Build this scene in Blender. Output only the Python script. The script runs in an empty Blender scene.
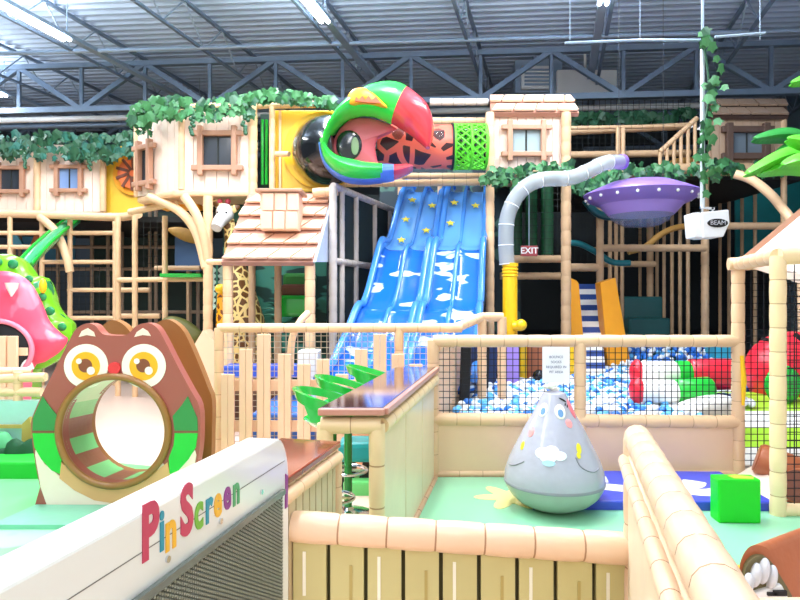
import bpy, bmesh, math, random
from mathutils import Vector, Matrix
from math import sin, cos, pi, sqrt, radians as R
random.seed(7)
sc = bpy.context.scene
col = sc.collection
F = 620.0; EYE = 1.5
def X(px, d): return (px-400)/F*d
def Z(py, d): return EYE-(py-300)/F*d
def P(px, py, d): return Vector((X(px, d), d, Z(py, d)))

# ------------------------------------------------------------ materials
def srgb(h):
    c = [int(h[i:i+2], 16)/255 for i in (0, 2, 4)]
    return tuple(((x/12.92) if x <= .04045 else ((x+.055)/1.055)**2.4) for x in c)+(1,)
MATS = {}
def base_mat(name):
    m = bpy.data.materials.new(name); m.use_nodes = True
    nt = m.node_tree; b = nt.nodes['Principled BSDF']
    return m, nt, b
def mat(name, hexc, rough=.45, metal=0, var=.08, scale=6, bump=.15, bscale=None, emit=0, spec=.5, coat=0):
    if name in MATS: return MATS[name]
    m, nt, b = base_mat(name)
    c = srgb(hexc)
    tc = nt.nodes.new('ShaderNodeTexCoord')
    n = nt.nodes.new('ShaderNodeTexNoise'); n.inputs['Scale'].default_value = scale; n.inputs['Detail'].default_value = 4
    nt.links.new(tc.outputs['Object'], n.inputs['Vector'])
    r = nt.nodes.new('ShaderNodeMix'); r.data_type = 'RGBA'
    nt.links.new(n.outputs['Fac'], r.inputs['Factor'])
    r.inputs['A'].default_value = tuple(min(1, x*(1-var)) for x in c[:3])+(1,)
    r.inputs['B'].default_value = tuple(min(1, x*(1+var)) for x in c[:3])+(1,)
    nt.links.new(r.outputs['Result'], b.inputs['Base Color'])
    b.inputs['Roughness'].default_value = rough; b.inputs['Metallic'].default_value = metal
    b.inputs['Specular IOR Level'].default_value = spec
    b.inputs['Coat Weight'].default_value = coat; b.inputs['Coat Roughness'].default_value = .08
    if bump:
        n2 = nt.nodes.new('ShaderNodeTexNoise'); n2.inputs['Scale'].default_value = bscale or scale*3
        nt.links.new(tc.outputs['Object'], n2.inputs['Vector'])
        bp = nt.nodes.new('ShaderNodeBump'); bp.inputs['Strength'].default_value = bump; bp.inputs['Distance'].default_value = .01
        nt.links.new(n2.outputs['Fac'], bp.inputs['Height']); nt.links.new(bp.outputs['Normal'], b.inputs['Normal'])
    if emit:
        b.inputs['Emission Color'].default_value = c; b.inputs['Emission Strength'].default_value = emit
    MATS[name] = m; return m
def patch_mat(name, gap, patch, scale=3.0, thr=.09, rough=.35):
    m, nt, b = base_mat(name)
    tc = nt.nodes.new('ShaderNodeTexCoord')
    v = nt.nodes.new('ShaderNodeTexVoronoi'); v.feature = 'DISTANCE_TO_EDGE'; v.inputs['Scale'].default_value = scale
    nt.links.new(tc.outputs['Object'], v.inputs['Vector'])
    r = nt.nodes.new('ShaderNodeValToRGB'); r.color_ramp.interpolation = 'CONSTANT'
    r.color_ramp.elements[0].color = srgb(gap); r.color_ramp.elements[1].position = thr; r.color_ramp.elements[1].color = srgb(patch)
    nt.links.new(v.outputs['Distance'], r.inputs['Fac']); nt.links.new(r.outputs['Color'], b.inputs['Base Color'])
    b.inputs['Roughness'].default_value = rough; MATS[name] = m; return m
def blob_mat(name, a, bcol, scale=3, thr=.6, rough=.25, stretch=(1, 1, 1), detail=2):
    m, nt, b = base_mat(name)
    tc = nt.nodes.new('ShaderNodeTexCoord'); mp = nt.nodes.new('ShaderNodeMapping'); mp.inputs['Scale'].default_value = stretch
    v = nt.nodes.new('ShaderNodeTexNoise'); v.inputs['Scale'].default_value = scale; v.inputs['Detail'].default_value = detail
    nt.links.new(tc.outputs['Object'], mp.inputs['Vector']); nt.links.new(mp.outputs['Vector'], v.inputs['Vector'])
    r = nt.nodes.new('ShaderNodeValToRGB')
    r.color_ramp.elements[0].color = srgb(a); r.color_ramp.elements[0].position = thr-.015
    r.color_ramp.elements[1].position = thr+.015; r.color_ramp.elements[1].color = srgb(bcol)
    nt.links.new(v.outputs['Fac'], r.inputs['Fac']); nt.links.new(r.outputs['Color'], b.inputs['Base Color'])
    b.inputs['Roughness'].default_value = rough; MATS[name] = m; return m
def glassy(name, hexc, rough=.05, alpha=.3):
    m, nt, b = base_mat(name)
    b.inputs['Base Color'].default_value = srgb(hexc); b.inputs['Roughness'].default_value = rough
    b.inputs['Alpha'].default_value = alpha; MATS[name] = m; return m

CREAM = mat('cream_vinyl', 'EFC79C', .38, var=.06, scale=4, bump=.35, bscale=14)
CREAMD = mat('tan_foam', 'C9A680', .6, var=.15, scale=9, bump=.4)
CREAMF = mat('cream_vinyl_front', 'EDCBA8', .3, var=.04, scale=3, bump=.35, bscale=12)
YCREAM = mat('yellow_cream_vinyl', 'F5DAA8', .35, var=.05, scale=5, bump=.3)
PINKP = mat('peach_panel', 'F5CDA8', .45, var=.04, scale=2, bump=.1)
SIDING = mat('pale_pink_siding', 'F6DCCB', .5, var=.05, scale=5, bump=.1)
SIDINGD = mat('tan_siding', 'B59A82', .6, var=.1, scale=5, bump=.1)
GROOVE = mat('groove_tan', 'C7A28C', .7)
WFRAME = mat('window_frame_brown', 'B98A70', .5, var=.15, scale=8)
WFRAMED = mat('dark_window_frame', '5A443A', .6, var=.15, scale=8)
SHING = mat('pink_shingle', 'EFC5AA', .5, var=.08, scale=5)
SHINGL = mat('shingle_seam', 'B07E6A', .6)
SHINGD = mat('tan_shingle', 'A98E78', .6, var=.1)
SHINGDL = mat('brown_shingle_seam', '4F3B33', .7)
DARKGLASS = mat('dark_window', '3A4048', .15, bump=0)
BLUEGLASS = mat('blue_window', '7E9AC8', .2, bump=0)
YEL = mat('yellow_vinyl', 'E8BE3A', .4, var=.08, scale=3, bump=.3)
YELB = mat('bright_yellow_plastic', 'FFC61A', .3, bump=0)
ORANGE = mat('orange_panel', 'F5A21C', .4, bump=0)
BLACKP = mat('black_plastic', '15181C', .15, coat=.5, bump=0)
DKGREEN = mat('dark_green_panel', '12302A', .5, var=.3, scale=4)
SLATE = mat('slate_mesh_panel', '1C2E30', .6, var=.2, scale=8)
STEEL = mat('galvanised_steel', '9CB0C4', .45, metal=.3, var=.12, scale=5, bump=0)
STEELD = mat('dark_steel', '7A8EA4', .55, metal=.2, var=.15, scale=5, bump=0)
CHROME = mat('chrome', 'D8DDE0', .15, metal=1, bump=0)
WHITE = mat('white_paint', 'F4F4F0', .3, var=.02, bump=0)
LAMP = mat('fluorescent_tube', 'F4FAFF', .3, emit=14, var=0, bump=0)
GREENB = mat('bright_green_plastic', '22B43C', .2, coat=.4, bump=0)
LEAF = mat('ivy_leaf', '3C7B48', .5, var=.35, scale=7)
LEAFD = mat('dark_ivy_leaf', '27583C', .5, var=.35, scale=7)
LEAFT = mat('teal_leaf', '3A8A78', .5, var=.2)
PALML = mat('palm_leaf_bright', '63D23A', .35, var=.15, scale=5)
PALMD = mat('palm_leaf_dark', '2C8A38', .4, var=.2, scale=5)
NETB = mat('black_net_cord', '15171C', .8, bump=0)
NETW = mat('cream_net_cord', 'CDBFA6', .8, bump=0)
NETD = mat('dark_net_cord', '2A302F', .8, bump=0)
PICK = mat('picket_wood', 'F2C9A6', .5, var=.08, scale=3)
WOODT = mat('polished_brown_wood', '8A4630', .12, var=.2, scale=5, bump=0, coat=.7)
WOODT2 = mat('polished_dark_wood', '5A322C', .1, var=.2, scale=5, bump=0, coat=.7)
BROWNO = mat('owl_brown_vinyl', 'A5584A', .4, var=.05, scale=4, bump=.3)
BROWNB = mat('owl_back_brown', '96632F', .45, var=.08, scale=4, bump=.3)
OWLRING = mat('ring_brown', '9A6A33', .3, var=.08)
OWLCREAM = mat('owl_belly_cream', 'FBE3CE', .4, bump=.2)
OWLTAN = mat('owl_tan', 'E0A870', .4, bump=.2)
GD = mat('owl_wing_dark_green', '2F8F45', .4, bump=.2)
GB = mat('owl_wing_bright_green', '1FC73A', .35, bump=.2)
EYEW = mat('eye_cream_white', 'FDF8E4', .4, bump=0)
EYEY = mat('eye_yellow', 'F9B418', .4, bump=0)
EYEB = mat('eye_brown', '8A4A2C', .4, bump=0)
RED = mat('red_vinyl', 'E8283C', .3, var=.06, bump=.25)
REDB = mat('bright_red', 'E83A3C', .35, bump=0)
GREY = mat('grey_vinyl', 'B4B3BF', .16, var=.06, scale=3, bump=1.0, bscale=7)
GREYB = mat('grey_vinyl_green_reflect', 'A4ADA2', .3, var=.06, scale=3, bump=.5, bscale=9)  # bag base: green reflection painted into the grey vinyl colour
PINK = mat('pink_vinyl', 'F2808A', .4, bump=0)
WATERPINK = None
PURPLE = mat('purple_plastic', '8E70C8', .3, var=.05, bump=0)
PURPL = mat('lilac_plastic', 'A98ADB', .3, var=.05, bump=0)
TEAL = mat('teal_paint', '1F7F80', .4, var=.3, scale=3)
TEALB = mat('teal_plastic', '1A9A9C', .35, bump=0)
BLUEMAT = mat('blue_mat', '3A4CC8', .4, var=.08)
LIME = mat('lime_vinyl', 'AEE03C', .4, var=.05)
WHITEV = mat('white_vinyl', 'F6F4EE', .35, bump=.3)
LEGGREEN = mat('leg_green_vinyl', '20B83A', .3, bump=.3)
LOGB = mat('log_brown_vinyl', 'B0623A', .4, var=.15, scale=5, bump=.4)
LOGD = mat('log_end_dark', '6A3A26', .5)
CUBEG = mat('cube_green', '0ACB12', .4, var=.03, bump=.1)
MINT = mat('mint_floor', '90D2A8', .25, var=.06, scale=1.5, bump=.05)
PLANKG = mat('olive_cream_plank', 'C6BC80', .45, var=.08, scale=3, bump=.1)
PLANKL = mat('pale_plank_mark', 'EEEBD6', .5, bump=0)
PLANKM = mat('olive_plank_mark', 'B5A25E', .5, bump=0)
BLACK = mat('flat_black', '0C0D0F', .6, bump=0)
PAPER = mat('paper_white', 'FAFAFA', .6, bump=0)
INK = mat('ink_grey_blue', '6B7090', .6, bump=0)
ROPE = mat('gold_rope', 'B98A42', .6, var=.2, scale=12)
TEALTUBE = mat('teal_hose', '1F7A84', .3, bump=0)
CLEARG = glassy('clear_grey_tube', 'B4BCC2', .12, .6)
CLEARD = glassy('clear_dome', '8FA4C8', .06, .4)
NAVY = mat('navy_vinyl', '1D2F5C', .4)
GIRT = patch_mat('salmon_giraffe_print', 'F0735C', '3A1F22', 4.2, .13)
GIRF = patch_mat('giraffe_print', 'F0D48A', '6A441E', 10, .11)
SLIDEB = blob_mat('slide_cloud_blue', '1A66C8', 'C8DEF6', 3.6, .6, .12, (.8, 1, 2.6), 1.5)
SLIDET = mat('slide_top_blue', '5D9FE6', .2, var=.1, scale=3, bump=0, coat=.5)
SLIDER = mat('slide_rail_blue', '3F86DA', .15, var=.08, bump=0, coat=.6)
SKYD = mat('shade_blue', '2C5FB8', .3)

# ------------------------------------------------------------ mesh builder
ORI = {}
SEAMC = {'cream_vinyl_front': (172, 128, 92), 'yellow_cream_vinyl': (190, 150, 105), 'tan_foam': (120, 92, 70), 'pale_pole': (150, 130, 120), 'white_rail': (170, 160, 150)}
class MB:
    def __init__(s): s.v = []; s.f = []; s.m = []
    def add(s, vs, fs, mi=0):
        o = len(s.v); s.v += [Vector(v) for v in vs]
        s.f += [tuple(i+o for i in f) for f in fs]; s.m += [mi]*len(fs); return s
    def box(s, c, size, rz=0, mi=0, M=None):
        hx, hy, hz = size[0]/2, size[1]/2, size[2]/2
        m = M or Matrix.Rotation(rz, 3, 'Z')
        vs = [Vector(c)+m@Vector((x*hx, y*hy, z*hz)) for x in (-1, 1) for y in (-1, 1) for z in (-1, 1)]
        return s.add(vs, [(0, 1, 3, 2), (4, 6, 7, 5), (0, 4, 5, 1), (2, 3, 7, 6), (0, 2, 6, 4), (1, 5, 7, 3)], mi)
    def bar(s, a, b, w, h=None, mi=0):
        a = Vector(a); b = Vector(b); h = h or w; d = (b-a); L = d.length; d.normalize()
        up = Vector((0, 0, 1)) if abs(d.z) < .95 else Vector((0, 1, 0))
        sx = d.cross(up).normalized(); sz = sx.cross(d)
        m = Matrix((sx, d, sz)).transposed()
        return s.box((a+b)/2, (w, L, h), mi=mi, M=m)
    def tube(s, pts, r, seg=12, cap=True, mi=0, closed=False):
        pts = [Vector(p) for p in pts]; n = len(pts); rs = r if isinstance(r, (list, tuple)) else [r]*n
        vs = []; prev = None
        for i, p in enumerate(pts):
            if closed: t = pts[(i+1) % n]-pts[i-1]
            else: t = pts[min(i+1, n-1)]-pts[max(i-1, 0)]
            t.normalize()
            if prev is None:
                u = Vector((0, 0, 1)) if abs(t.z) < .9 else Vector((0, 1, 0))
                a = t.cross(u).normalized()
            else: a = (prev-t*prev.dot(t)).normalized()
            prev = a; b = t.cross(a)
            for k in range(seg):
                an = 2*pi*k/seg; vs.append(p+(a*cos(an)+b*sin(an))*rs[i])
        fs = []
        for i in range(n if closed else n-1):
            j = (i+1) % n
            for k in range(seg):
                k2 = (k+1) % seg; fs.append((i*seg+k, i*seg+k2, j*seg+k2, j*seg+k))
        if cap and not closed: fs += [tuple(range(seg-1, -1, -1)), tuple((n-1)*seg+k for k in range(seg))]
        return s.add(vs, fs, mi)
    def pad(s, a, b, r, step=.17, seg=14, mi=0, seam=True):
        """padded pipe, pinched at regular joints"""
        a = Vector(a); b = Vector(b); L = (b-a).length; n = max(1, round(L/step)); pts = []; rs = []
        for i in range(n):
            for t, q in ((.018, .94), (.09, .99), (.5, 1.02), (.91, .99), (.982, .94)):
                pts.append(a.lerp(b, (i+t)/n)); rs.append(r*q)
        pts[0] = a; pts[-1] = b; o = len(s.m)
        s.tube(pts, rs, seg, mi=mi)
        if not seam: return s
        for i in range(1, n):
            st = o+(5*i-1)*seg
            for k in range(st, st+seg): s.m[k] = 1
        s.seam = True
        return s
    def lathe(s, prof, c=(0, 0, 0), seg=24, M=None, mi=0, cap=True):
        c = Vector(c); vs = []
        for r, z in prof:
            for k in range(seg):
                a = 2*pi*k/seg; v = Vector((r*cos(a), r*sin(a), z)); vs.append(c+(M@v if M else v))
        fs = []
        for i in range(len(prof)-1):
            for k in range(seg):
                k2 = (k+1) % seg; fs.append((i*seg+k, i*seg+k2, (i+1)*seg+k2, (i+1)*seg+k))
        if cap: fs += [tuple(range(seg-1, -1, -1)), tuple((len(prof)-1)*seg+k for k in range(seg))]
        return s.add(vs, fs, mi)
    def ball(s, c, r, seg=16, rings=10, sc=(1, 1, 1), mi=0, M=None):
        prof = [(r*sin(pi*i/rings) if 0 < i < rings else 1e-4, -r*cos(pi*i/rings)) for i in range(rings+1)]
        S = Matrix.Diagonal(Vector(sc)); return s.lathe(prof, c, seg, (M@S if M else S), mi)
    def prism(s, pts, d0, d1, mi=0, fn=None):
        """2-D outline (x,z) extruded between depth d0 and d1"""
        n = len(pts); fn = fn or (lambda x, z, d: (x, d, z))
        vs = [fn(x, z, d0) for x, z in pts]+[fn(x, z, d1) for x, z in pts]
        fs = [tuple(range(n)), tuple(range(2*n-1, n-1, -1))]+[(i, n+i, n+(i+1) % n, (i+1) % n) for i in range(n)]
        return s.add(vs, fs, mi)
    def pillow(s, pts, c, y, hf, hb, rings=6, mi=0):
        """rounded cushion from an outline (x,z) about centre c"""
        n = len(pts); vs = []
        lv = []
        for i in range(rings): t = i/rings; lv.append((1-t**2.2*.0-(1-cos(t*pi/2)), -hf*sin(t*pi/2)))
        for side, h in ((-1, hf), (1, hb)):
            for i in range(rings+1):
                t = i/rings*pi/2
                for x, z in pts: vs.append((c[0]+(x-c[0])*max(cos(t), .001), y+side*h*sin(t), c[1]+(z-c[1])*max(cos(t), .001)))
        fs = []
        for q in (0, 1):
            o = q*(rings+1)*n
            for i in range(rings):
                for k in range(n):
                    k2 = (k+1) % n; a = (o+i*n+k, o+i*n+k2, o+(i+1)*n+k2, o+(i+1)*n+k)
                    fs.append(a if q == 0 else a[::-1])
        return s.add(vs, fs, mi)
    def band(s, outer, inner, y, bulge, seg=14, mi=0, cap=True):
        """closed fat strip between two polylines (x,z), elliptical section reaching `bulge` in depth"""
        n = len(outer); vs = []
        for (ox, oz), (ix, iz) in zip(outer, inner):
            cx, cz = (ox+ix)/2, (oz+iz)/2
            for k in range(seg):
                a = 2*pi*k/seg; vs.append((cx+(ox-cx)*cos(a), y-bulge*sin(a), cz+(oz-cz)*cos(a)))
        fs = [(i*seg+k, i*seg+(k+1) % seg, (i+1)*seg+(k+1) % seg, (i+1)*seg+k) for i in range(n-1) for k in range(seg)]
        if cap: fs += [tuple(range(seg-1, -1, -1)), tuple((n-1)*seg+k for k in range(seg))]
        return s.add(vs, fs, mi)
    def build(s, name, mats, parent=None, smooth=False, bevel=0, origin=None, fix=True):
        me = bpy.data.meshes.new(name)
        if parent is not None: o0 = ORI[parent.name]
        elif origin is not None: o0 = Vector(origin)
        else:
            xs = [v.x for v in s.v]; ys = [v.y for v in s.v]; zs = [v.z for v in s.v]
            o0 = Vector(((min(xs)+max(xs))/2, (min(ys)+max(ys))/2, min(zs)))
        me.from_pydata([v-o0 for v in s.v], [], s.f)
        ml = list(mats) if isinstance(mats, (list, tuple)) else [mats]
        if getattr(s, 'seam', False) and len(ml) == 1: ml.append(mat('seam_'+ml[0].name, '%02X%02X%02X' % SEAMC.get(ml[0].name, (205, 162, 124)), .7, bump=0))
        for m in ml: me.materials.append(m)
        me.polygons.foreach_set('material_index', s.m)
        if fix:
            bm = bmesh.new(); bm.from_mesh(me); bmesh.ops.recalc_face_normals(bm, faces=bm.faces); bm.to_mesh(me); bm.free()
        if smooth:
            me.polygons.foreach_set('use_smooth', [True]*len(me.polygons)); me.set_sharp_from_angle(angle=R(42))
        o = bpy.data.objects.new(name, me); col.objects.link(o)
        if parent is not None: o.parent = parent
        else: o.location = o0
        ORI[o.name] = o0
        if bevel:
            b = o.modifiers.new('bevel', 'BEVEL'); b.width = bevel; b.segments = 2; b.limit_method = 'ANGLE'
        return o
def tag(o, label=None, cat=None, group=None, kind=None):
    if label: o['label'] = label
    if cat: o['category'] = cat
    if group: o['group'] = group
    if kind: o['kind'] = kind
    return o
def thing(name, label, cat, loc, group=None):
    o = bpy.data.objects.new(name, None); col.objects.link(o); o.location = loc; o.empty_display_size = .1
    ORI[o.name] = Vector(loc); return tag(o, label, cat, group)
def dup(root, loc, rz=0, label=None, scale=None):
    c = root.copy(); col.objects.link(c); c.location = loc; c.rotation_euler = (0, 0, rz)
    if label: c['label'] = label
    if scale: c.scale = scale
    for ch in list(root.children):
        k = ch.copy(); col.objects.link(k); k.parent = c
        for g in ch.children: q = g.copy(); col.objects.link(q); q.parent = k
    return c
def text_mb(body, size, M, extrude=.001, offset=0, space=1, align='CENTER'):
    cu = bpy.data.curves.new('t', 'FONT'); cu.body = body; cu.size = size; cu.extrude = extrude; cu.offset = offset
    cu.align_x = align; cu.align_y = 'CENTER'; cu.space_line = space; cu.resolution_u = 4
    o = bpy.data.objects.new('t', cu); col.objects.link(o)
    me = bpy.data.meshes.new_from_object(o.evaluated_get(bpy.context.evaluated_depsgraph_get()))
    mb = MB(); mb.add([M@v.co for v in me.vertices], [tuple(p.vertices) for p in me.polygons])
    bpy.data.objects.remove(o); bpy.data.curves.remove(cu); bpy.data.meshes.remove(me)
    return mb
def net(a, b, c, d, cell, w, mb=None):
    """square net over the quad a-b (bottom) d-c (top)"""
    mb = mb or MB(); a, b, c, d = map(Vector, (a, b, c, d))
    nu = max(1, round((b-a).length/cell)); nv = max(1, round((d-a).length/cell))
    for i in range(nu+1): t = i/nu; mb.bar(a.lerp(b, t), d.lerp(c, t), w)
    for i in range(nv+1): t = i/nv; mb.bar(a.lerp(d, t), b.lerp(c, t), w)
    return mb
def arc(fn, n=24, a0=0, a1=1): return [fn(a0+(a1-a0)*i/(n-1)) for i in range(n)]
def smoothpath(pts, n=8):
    """Catmull-Rom through points (any dimension)"""
    pts = [Vector(p) for p in pts]; out = []
    for i in range(len(pts)-1):
        p0 = pts[max(i-1, 0)]; p1 = pts[i]; p2 = pts[i+1]; p3 = pts[min(i+2, len(pts)-1)]
        for k in range(n):
            t = k/n; out.append(.5*((2*p1)+(p2-p0)*t+(2*p0-5*p1+4*p2-p3)*t*t+(3*p1-p0-3*p2+p3)*t**3))
    out.append(pts[-1]); return out
def pxpoly(pts, d, n=0):
    q = [(X(x, d), Z(y, d)) for x, y in pts]
    if n:
        pp = [Vector((a, b, 0)) for a, b in q]; pp = [pp[-1]]+pp+[pp[0], pp[1]]
        s = []
        for i in range(1, len(pp)-2):
            p0, p1, p2, p3 = pp[i-1:i+3]
            for k in range(n):
                t = k/n; v = .5*((2*p1)+(p2-p0)*t+(2*p0-5*p1+4*p2-p3)*t*t+(3*p1-p0-3*p2+p3)*t**3); s.append((v.x, v.y))
        return s
    return q

# ------------------------------------------------------------ room
UX = .25      # the building runs forward along (UX, 1)
CZ = 6.25
def struct(mb, name, m, **k): return tag(mb.build(name, m, **k), kind='structure')
FLOORM = mat('pale_floor', 'EED0BE', .35, var=.06, scale=1.2, bump=.05)
WALLD = mat('dark_wall', '3A4650', .7, var=.25, scale=.8)
WALLB = mat('blue_grey_wall', '6E8896', .7, var=.2, scale=1)
struct(MB().box((0, 6, -.05), (30, 26, .1)), 'floor', FLOORM)
# corrugated steel deck
mb = MB(); prof = []
y = -6.5
while y < 17.4:
    prof += [(y, CZ), (y+.07, CZ), (y+.1, CZ+.05), (y+.17, CZ+.05)]; y += .2
n = len(prof); vs = [(x, p[0]-.08*x, p[1]) for x in (-15, 15) for p in prof]
mb.add(vs, [(i, i+1, n+i+1, n+i) for i in range(n-1)])
o = struct(mb, 'ceiling', mat('steel_deck', 'B4C8E0', .6, metal=0, var=.15, scale=1.5, bump=0), fix=False)
struct(MB().box((0, 17.6, 3.1), (30, .2, 6.4)), 'wall_back', WALLD)
struct(MB().box((-12.5, 8, 3.1), (.2, 20, 6.4)), 'wall_left', WALLD)
mb = MB(); mb.bar((6.6, 5, 3.1), (9.8, 17.8, 3.1), .2, 6.4); struct(mb, 'wall_right', WALLB)
# green soft floor areas
mb = MB(); mb.prism([(X(412, 4.3)-.75, 2.62), (2.6, 2.62), (3.1, 5.15), (.32, 5.15)], .0, .03, fn=lambda x, y, z: (x, y, z))
struct(mb, 'floor_green', MINT)
mb = MB(); mb.prism([(-4.4, 2.2), (-1.0, 2.2), (-1.2, 5.2), (-4.6, 6.3)], .0, .02, fn=lambda x, y, z: (x, y, z))
struct(mb, 'floor_left', blob_mat('green_floor_pattern', '78CE84', 'A2E2B0', 1.3, .55, .3))
# yellow flower printed on the green floor
def flower(cx, cy, r, z):
    mb = MB(); pts = [(cx+r*(1+.35*cos(6*a))*cos(a), cy+r*1.1*(1+.35*cos(6*a))*sin(a)) for a in [2*pi*i/72 for i in range(72)]]
    return mb.prism(pts, z, z+.003, fn=lambda x, y, z: (x, y, z))
tag(flower(.82, 4.62, .2, .03).build('floor_flower', mat('flower_yellow', 'F2EC9A', .4, bump=0)), 'pale yellow flower shape on the mint green floor beside the grey teardrop bag', 'floor decal')

# open web joists
def joist(x0, y0, y1, zt, zb, name, label):
    t = thing(name, label, 'roof joist', (x0+UX*y0, y0, zb), 'open web roof joists running away from the camera')
    a = lambda y, z: Vector((x0+UX*y, y, z))
    m = MB(); m.bar(a(y0, zt), a(y1, zt), .06, .05); m.build('top_chord', STEELD, t)
    m = MB(); m.bar(a(y0, zb), a(y1, zb), .05, .04); m.build('bottom_chord', STEELD, t)
    m = MB(); y = y0; k = 0
    while y < y1-.55:
        za, zc = (zt, zb) if k % 2 == 0 else (zb, zt)
        m.bar(a(y, za), a(y+.55, zc), .02); y += .55; k += 1
    m.build('web', STEEL, t)
for i, x in enumerate([-12.4, -10.2, -8, -5.8, -3.6, -1.4, .8, 3.0, 5.2]):
    joist(x, 2.0, 17.3, CZ-.06, CZ-.62, 'roof_joist', 'grey open web steel joist under the corrugated roof deck')
def girder(yc, zt, zb, label):
    a = lambda x, z: Vector((x, yc-.08*x, z))
    t = thing('roof_girder', label, 'girder', a(0, zb))
    for nm, z, h in (('top_chord', zt, .12), ('bottom_chord', zb, .14)):
        m = MB(); m.bar(a(-12.3, z), a(8, z), .12, h*.75); m.build(nm, STEELD, t)
    x = -12.3; k = 0; m = MB()
    while x < 7:
        m.bar(a(x, zb if k % 2 else zt), a(x+1.25, zt if k % 2 else zb), .09)
        m.bar(a(x+1.25, zb), a(x+1.25, zt), .06); x += 1.25; k += 1
    m.build('web', STEELD, t)
girder(11.3, 5.95, 5.12, 'deep dark steel girder truss crossing above the house tops')
girder(15.6, 6.05, 5.2, 'farthest dark steel girder truss, close to the back wall')
for (y0, z0, r, lab, m_) in ((9.9, 5.62, .035, 'long pale conduit crossing the ceiling in front of the big truss', STEEL), (13.2, 5.35, .05, 'grey sprinkler pipe behind the big truss', STEEL),
                       (12.6, 5.32, .06, 'thick white pipe above the middle vine garland', WHITE), (16.9, 5.75, .12, 'pale duct pipe along the top of back wall', WHITE)):
    m = MB(); m.tube([(x, y0-.07*x, z0) for x in (-12, -4, 0, 4, 7.2)], r, 10)
    tag(m.build('ceiling_pipe', m_, smooth=True), lab, 'pipe')
# white ceiling unit with a louvre
t = thing('roof_unit', 'white framed vent unit under the roof above the shingled center house', 'vent', P(537, 92, 12.0))
m = MB(); m.box(P(537, 79, 12.1), (.9, .3, .62)); m.build('housing', STEEL, t)
c = P(537, 78, 11.9)
m = MB(); m.prism([(c.x-.3, c.z-.22), (c.x+.3, c.z-.22), (c.x+.3, c.z+.22), (c.x-.3, c.z+.22)], 11.86, 11.93); m.build('frame', WHITE, t)
m = MB()
for k in range(5): m.box((c.x, 11.85, c.z-.14+.07*k), (.5, .02, .035))
m.build('louvre', STEEL, t)
m = MB(); m.bar((c.x, 12.1, c.z+.2), (c.x, 12.1, CZ), .06); m.build('hanger', STEELD, t)
m = MB(); m.box(P(585, 84, 12.0), (1.15, .3, .45)); m.bar(P(585, 80, 12), P(585, 80, 12)+Vector((0, 0, .7)), .05); tag(m.build('ceiling_duct', WHITE, bevel=.02), 'pale sheet metal duct box right of the vent unit', 'duct')

# fluorescent fixtures
def fixture(px, py, L, tail, label, z=5.55):
    d = (z-EYE)*F/(300-py); x = X(px, d)
    t = thing('strip_light', label, 'ceiling light', (x, d, z), 'fluorescent strip lights')
    a = lambda s: Vector((x+UX*s, d+s, z))
    m = MB(); m.bar(a(-L)+Vector((0, 0, .07)), a(tail)+Vector((0, 0, .07)), .12, .06); m.build('channel', STEEL, t)
    for s in (-.05, .05):
        m = MB(); m.tube([a(-L)+Vector((s, 0, 0)), a(0)+Vector((s, 0, 0))], .028, 10); m.build('fluorescent_tube', LAMP, t, smooth=True)
    m = MB()
    for s in (-L*.8, 0, tail*.9): m.bar(a(s)+Vector((0, 0, .08)), a(s)+Vector((0, 0, CZ-z)), .012)
    m.build('hanger', STEEL, t)
    li = bpy.data.lights.new('strip', 'AREA'); li.shape = 'RECTANGLE'; li.size = .15; li.size_y = L; li.energy = LP; li.color = (.97, .99, 1)
    lo = bpy.data.objects.new('strip_lamp', li); col.objects.link(lo); lo.location = a(-L/2)-Vector((0, 0, .05)); lo.rotation_euler = (0, 0, -math.atan(UX))
    l2 = li.copy(); l2.energy = LP*.7; u2 = bpy.data.objects.new('strip_lamp', l2); col.objects.link(u2); u2.location = a(-L/2)+Vector((0, 0, .12)); u2.rotation_euler = (pi, 0, math.atan(UX))
LP = 110
fixture(67, 40, 2.6, 4, 'lit strip light at the top left corner')
fixture(325, 22, 2.4, 3.4, 'lit strip light at the top, left of the middle')
fixture(603, 4, 2.4, 3.0, 'lit strip light at the top, right of the middle')
fixture(4, 96, 2.4, 2.5, 'farthest strip light at left edge above the vine')
# lamps of the same kind behind and above the camera
for (x, y, e) in ((-4, 1, 65), (-1, 1.5, 42), (2.2, 1.5, 28), (-4, -2.5, 60), (0, -2.5, 60), (-3, 5, 150), (0, 5.2, 130), (3, 5, 60)):
    li = bpy.data.lights.new('strip', 'AREA'); li.shape = 'RECTANGLE'; li.size = .2; li.size_y = 2.4; li.energy = e
    lo = bpy.data.objects.new('strip_lamp', li); col.objects.link(lo); lo.location = (x, y, 5.6); lo.rotation_euler = (0, 0, -math.atan(UX))
    l2 = li.copy(); l2.energy = e*.7+15; u2 = bpy.data.objects.new('strip_lamp', l2); col.objects.link(u2); u2.location = (x, y, 5.68); u2.rotation_euler = (pi, 0, math.atan(UX))

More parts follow.
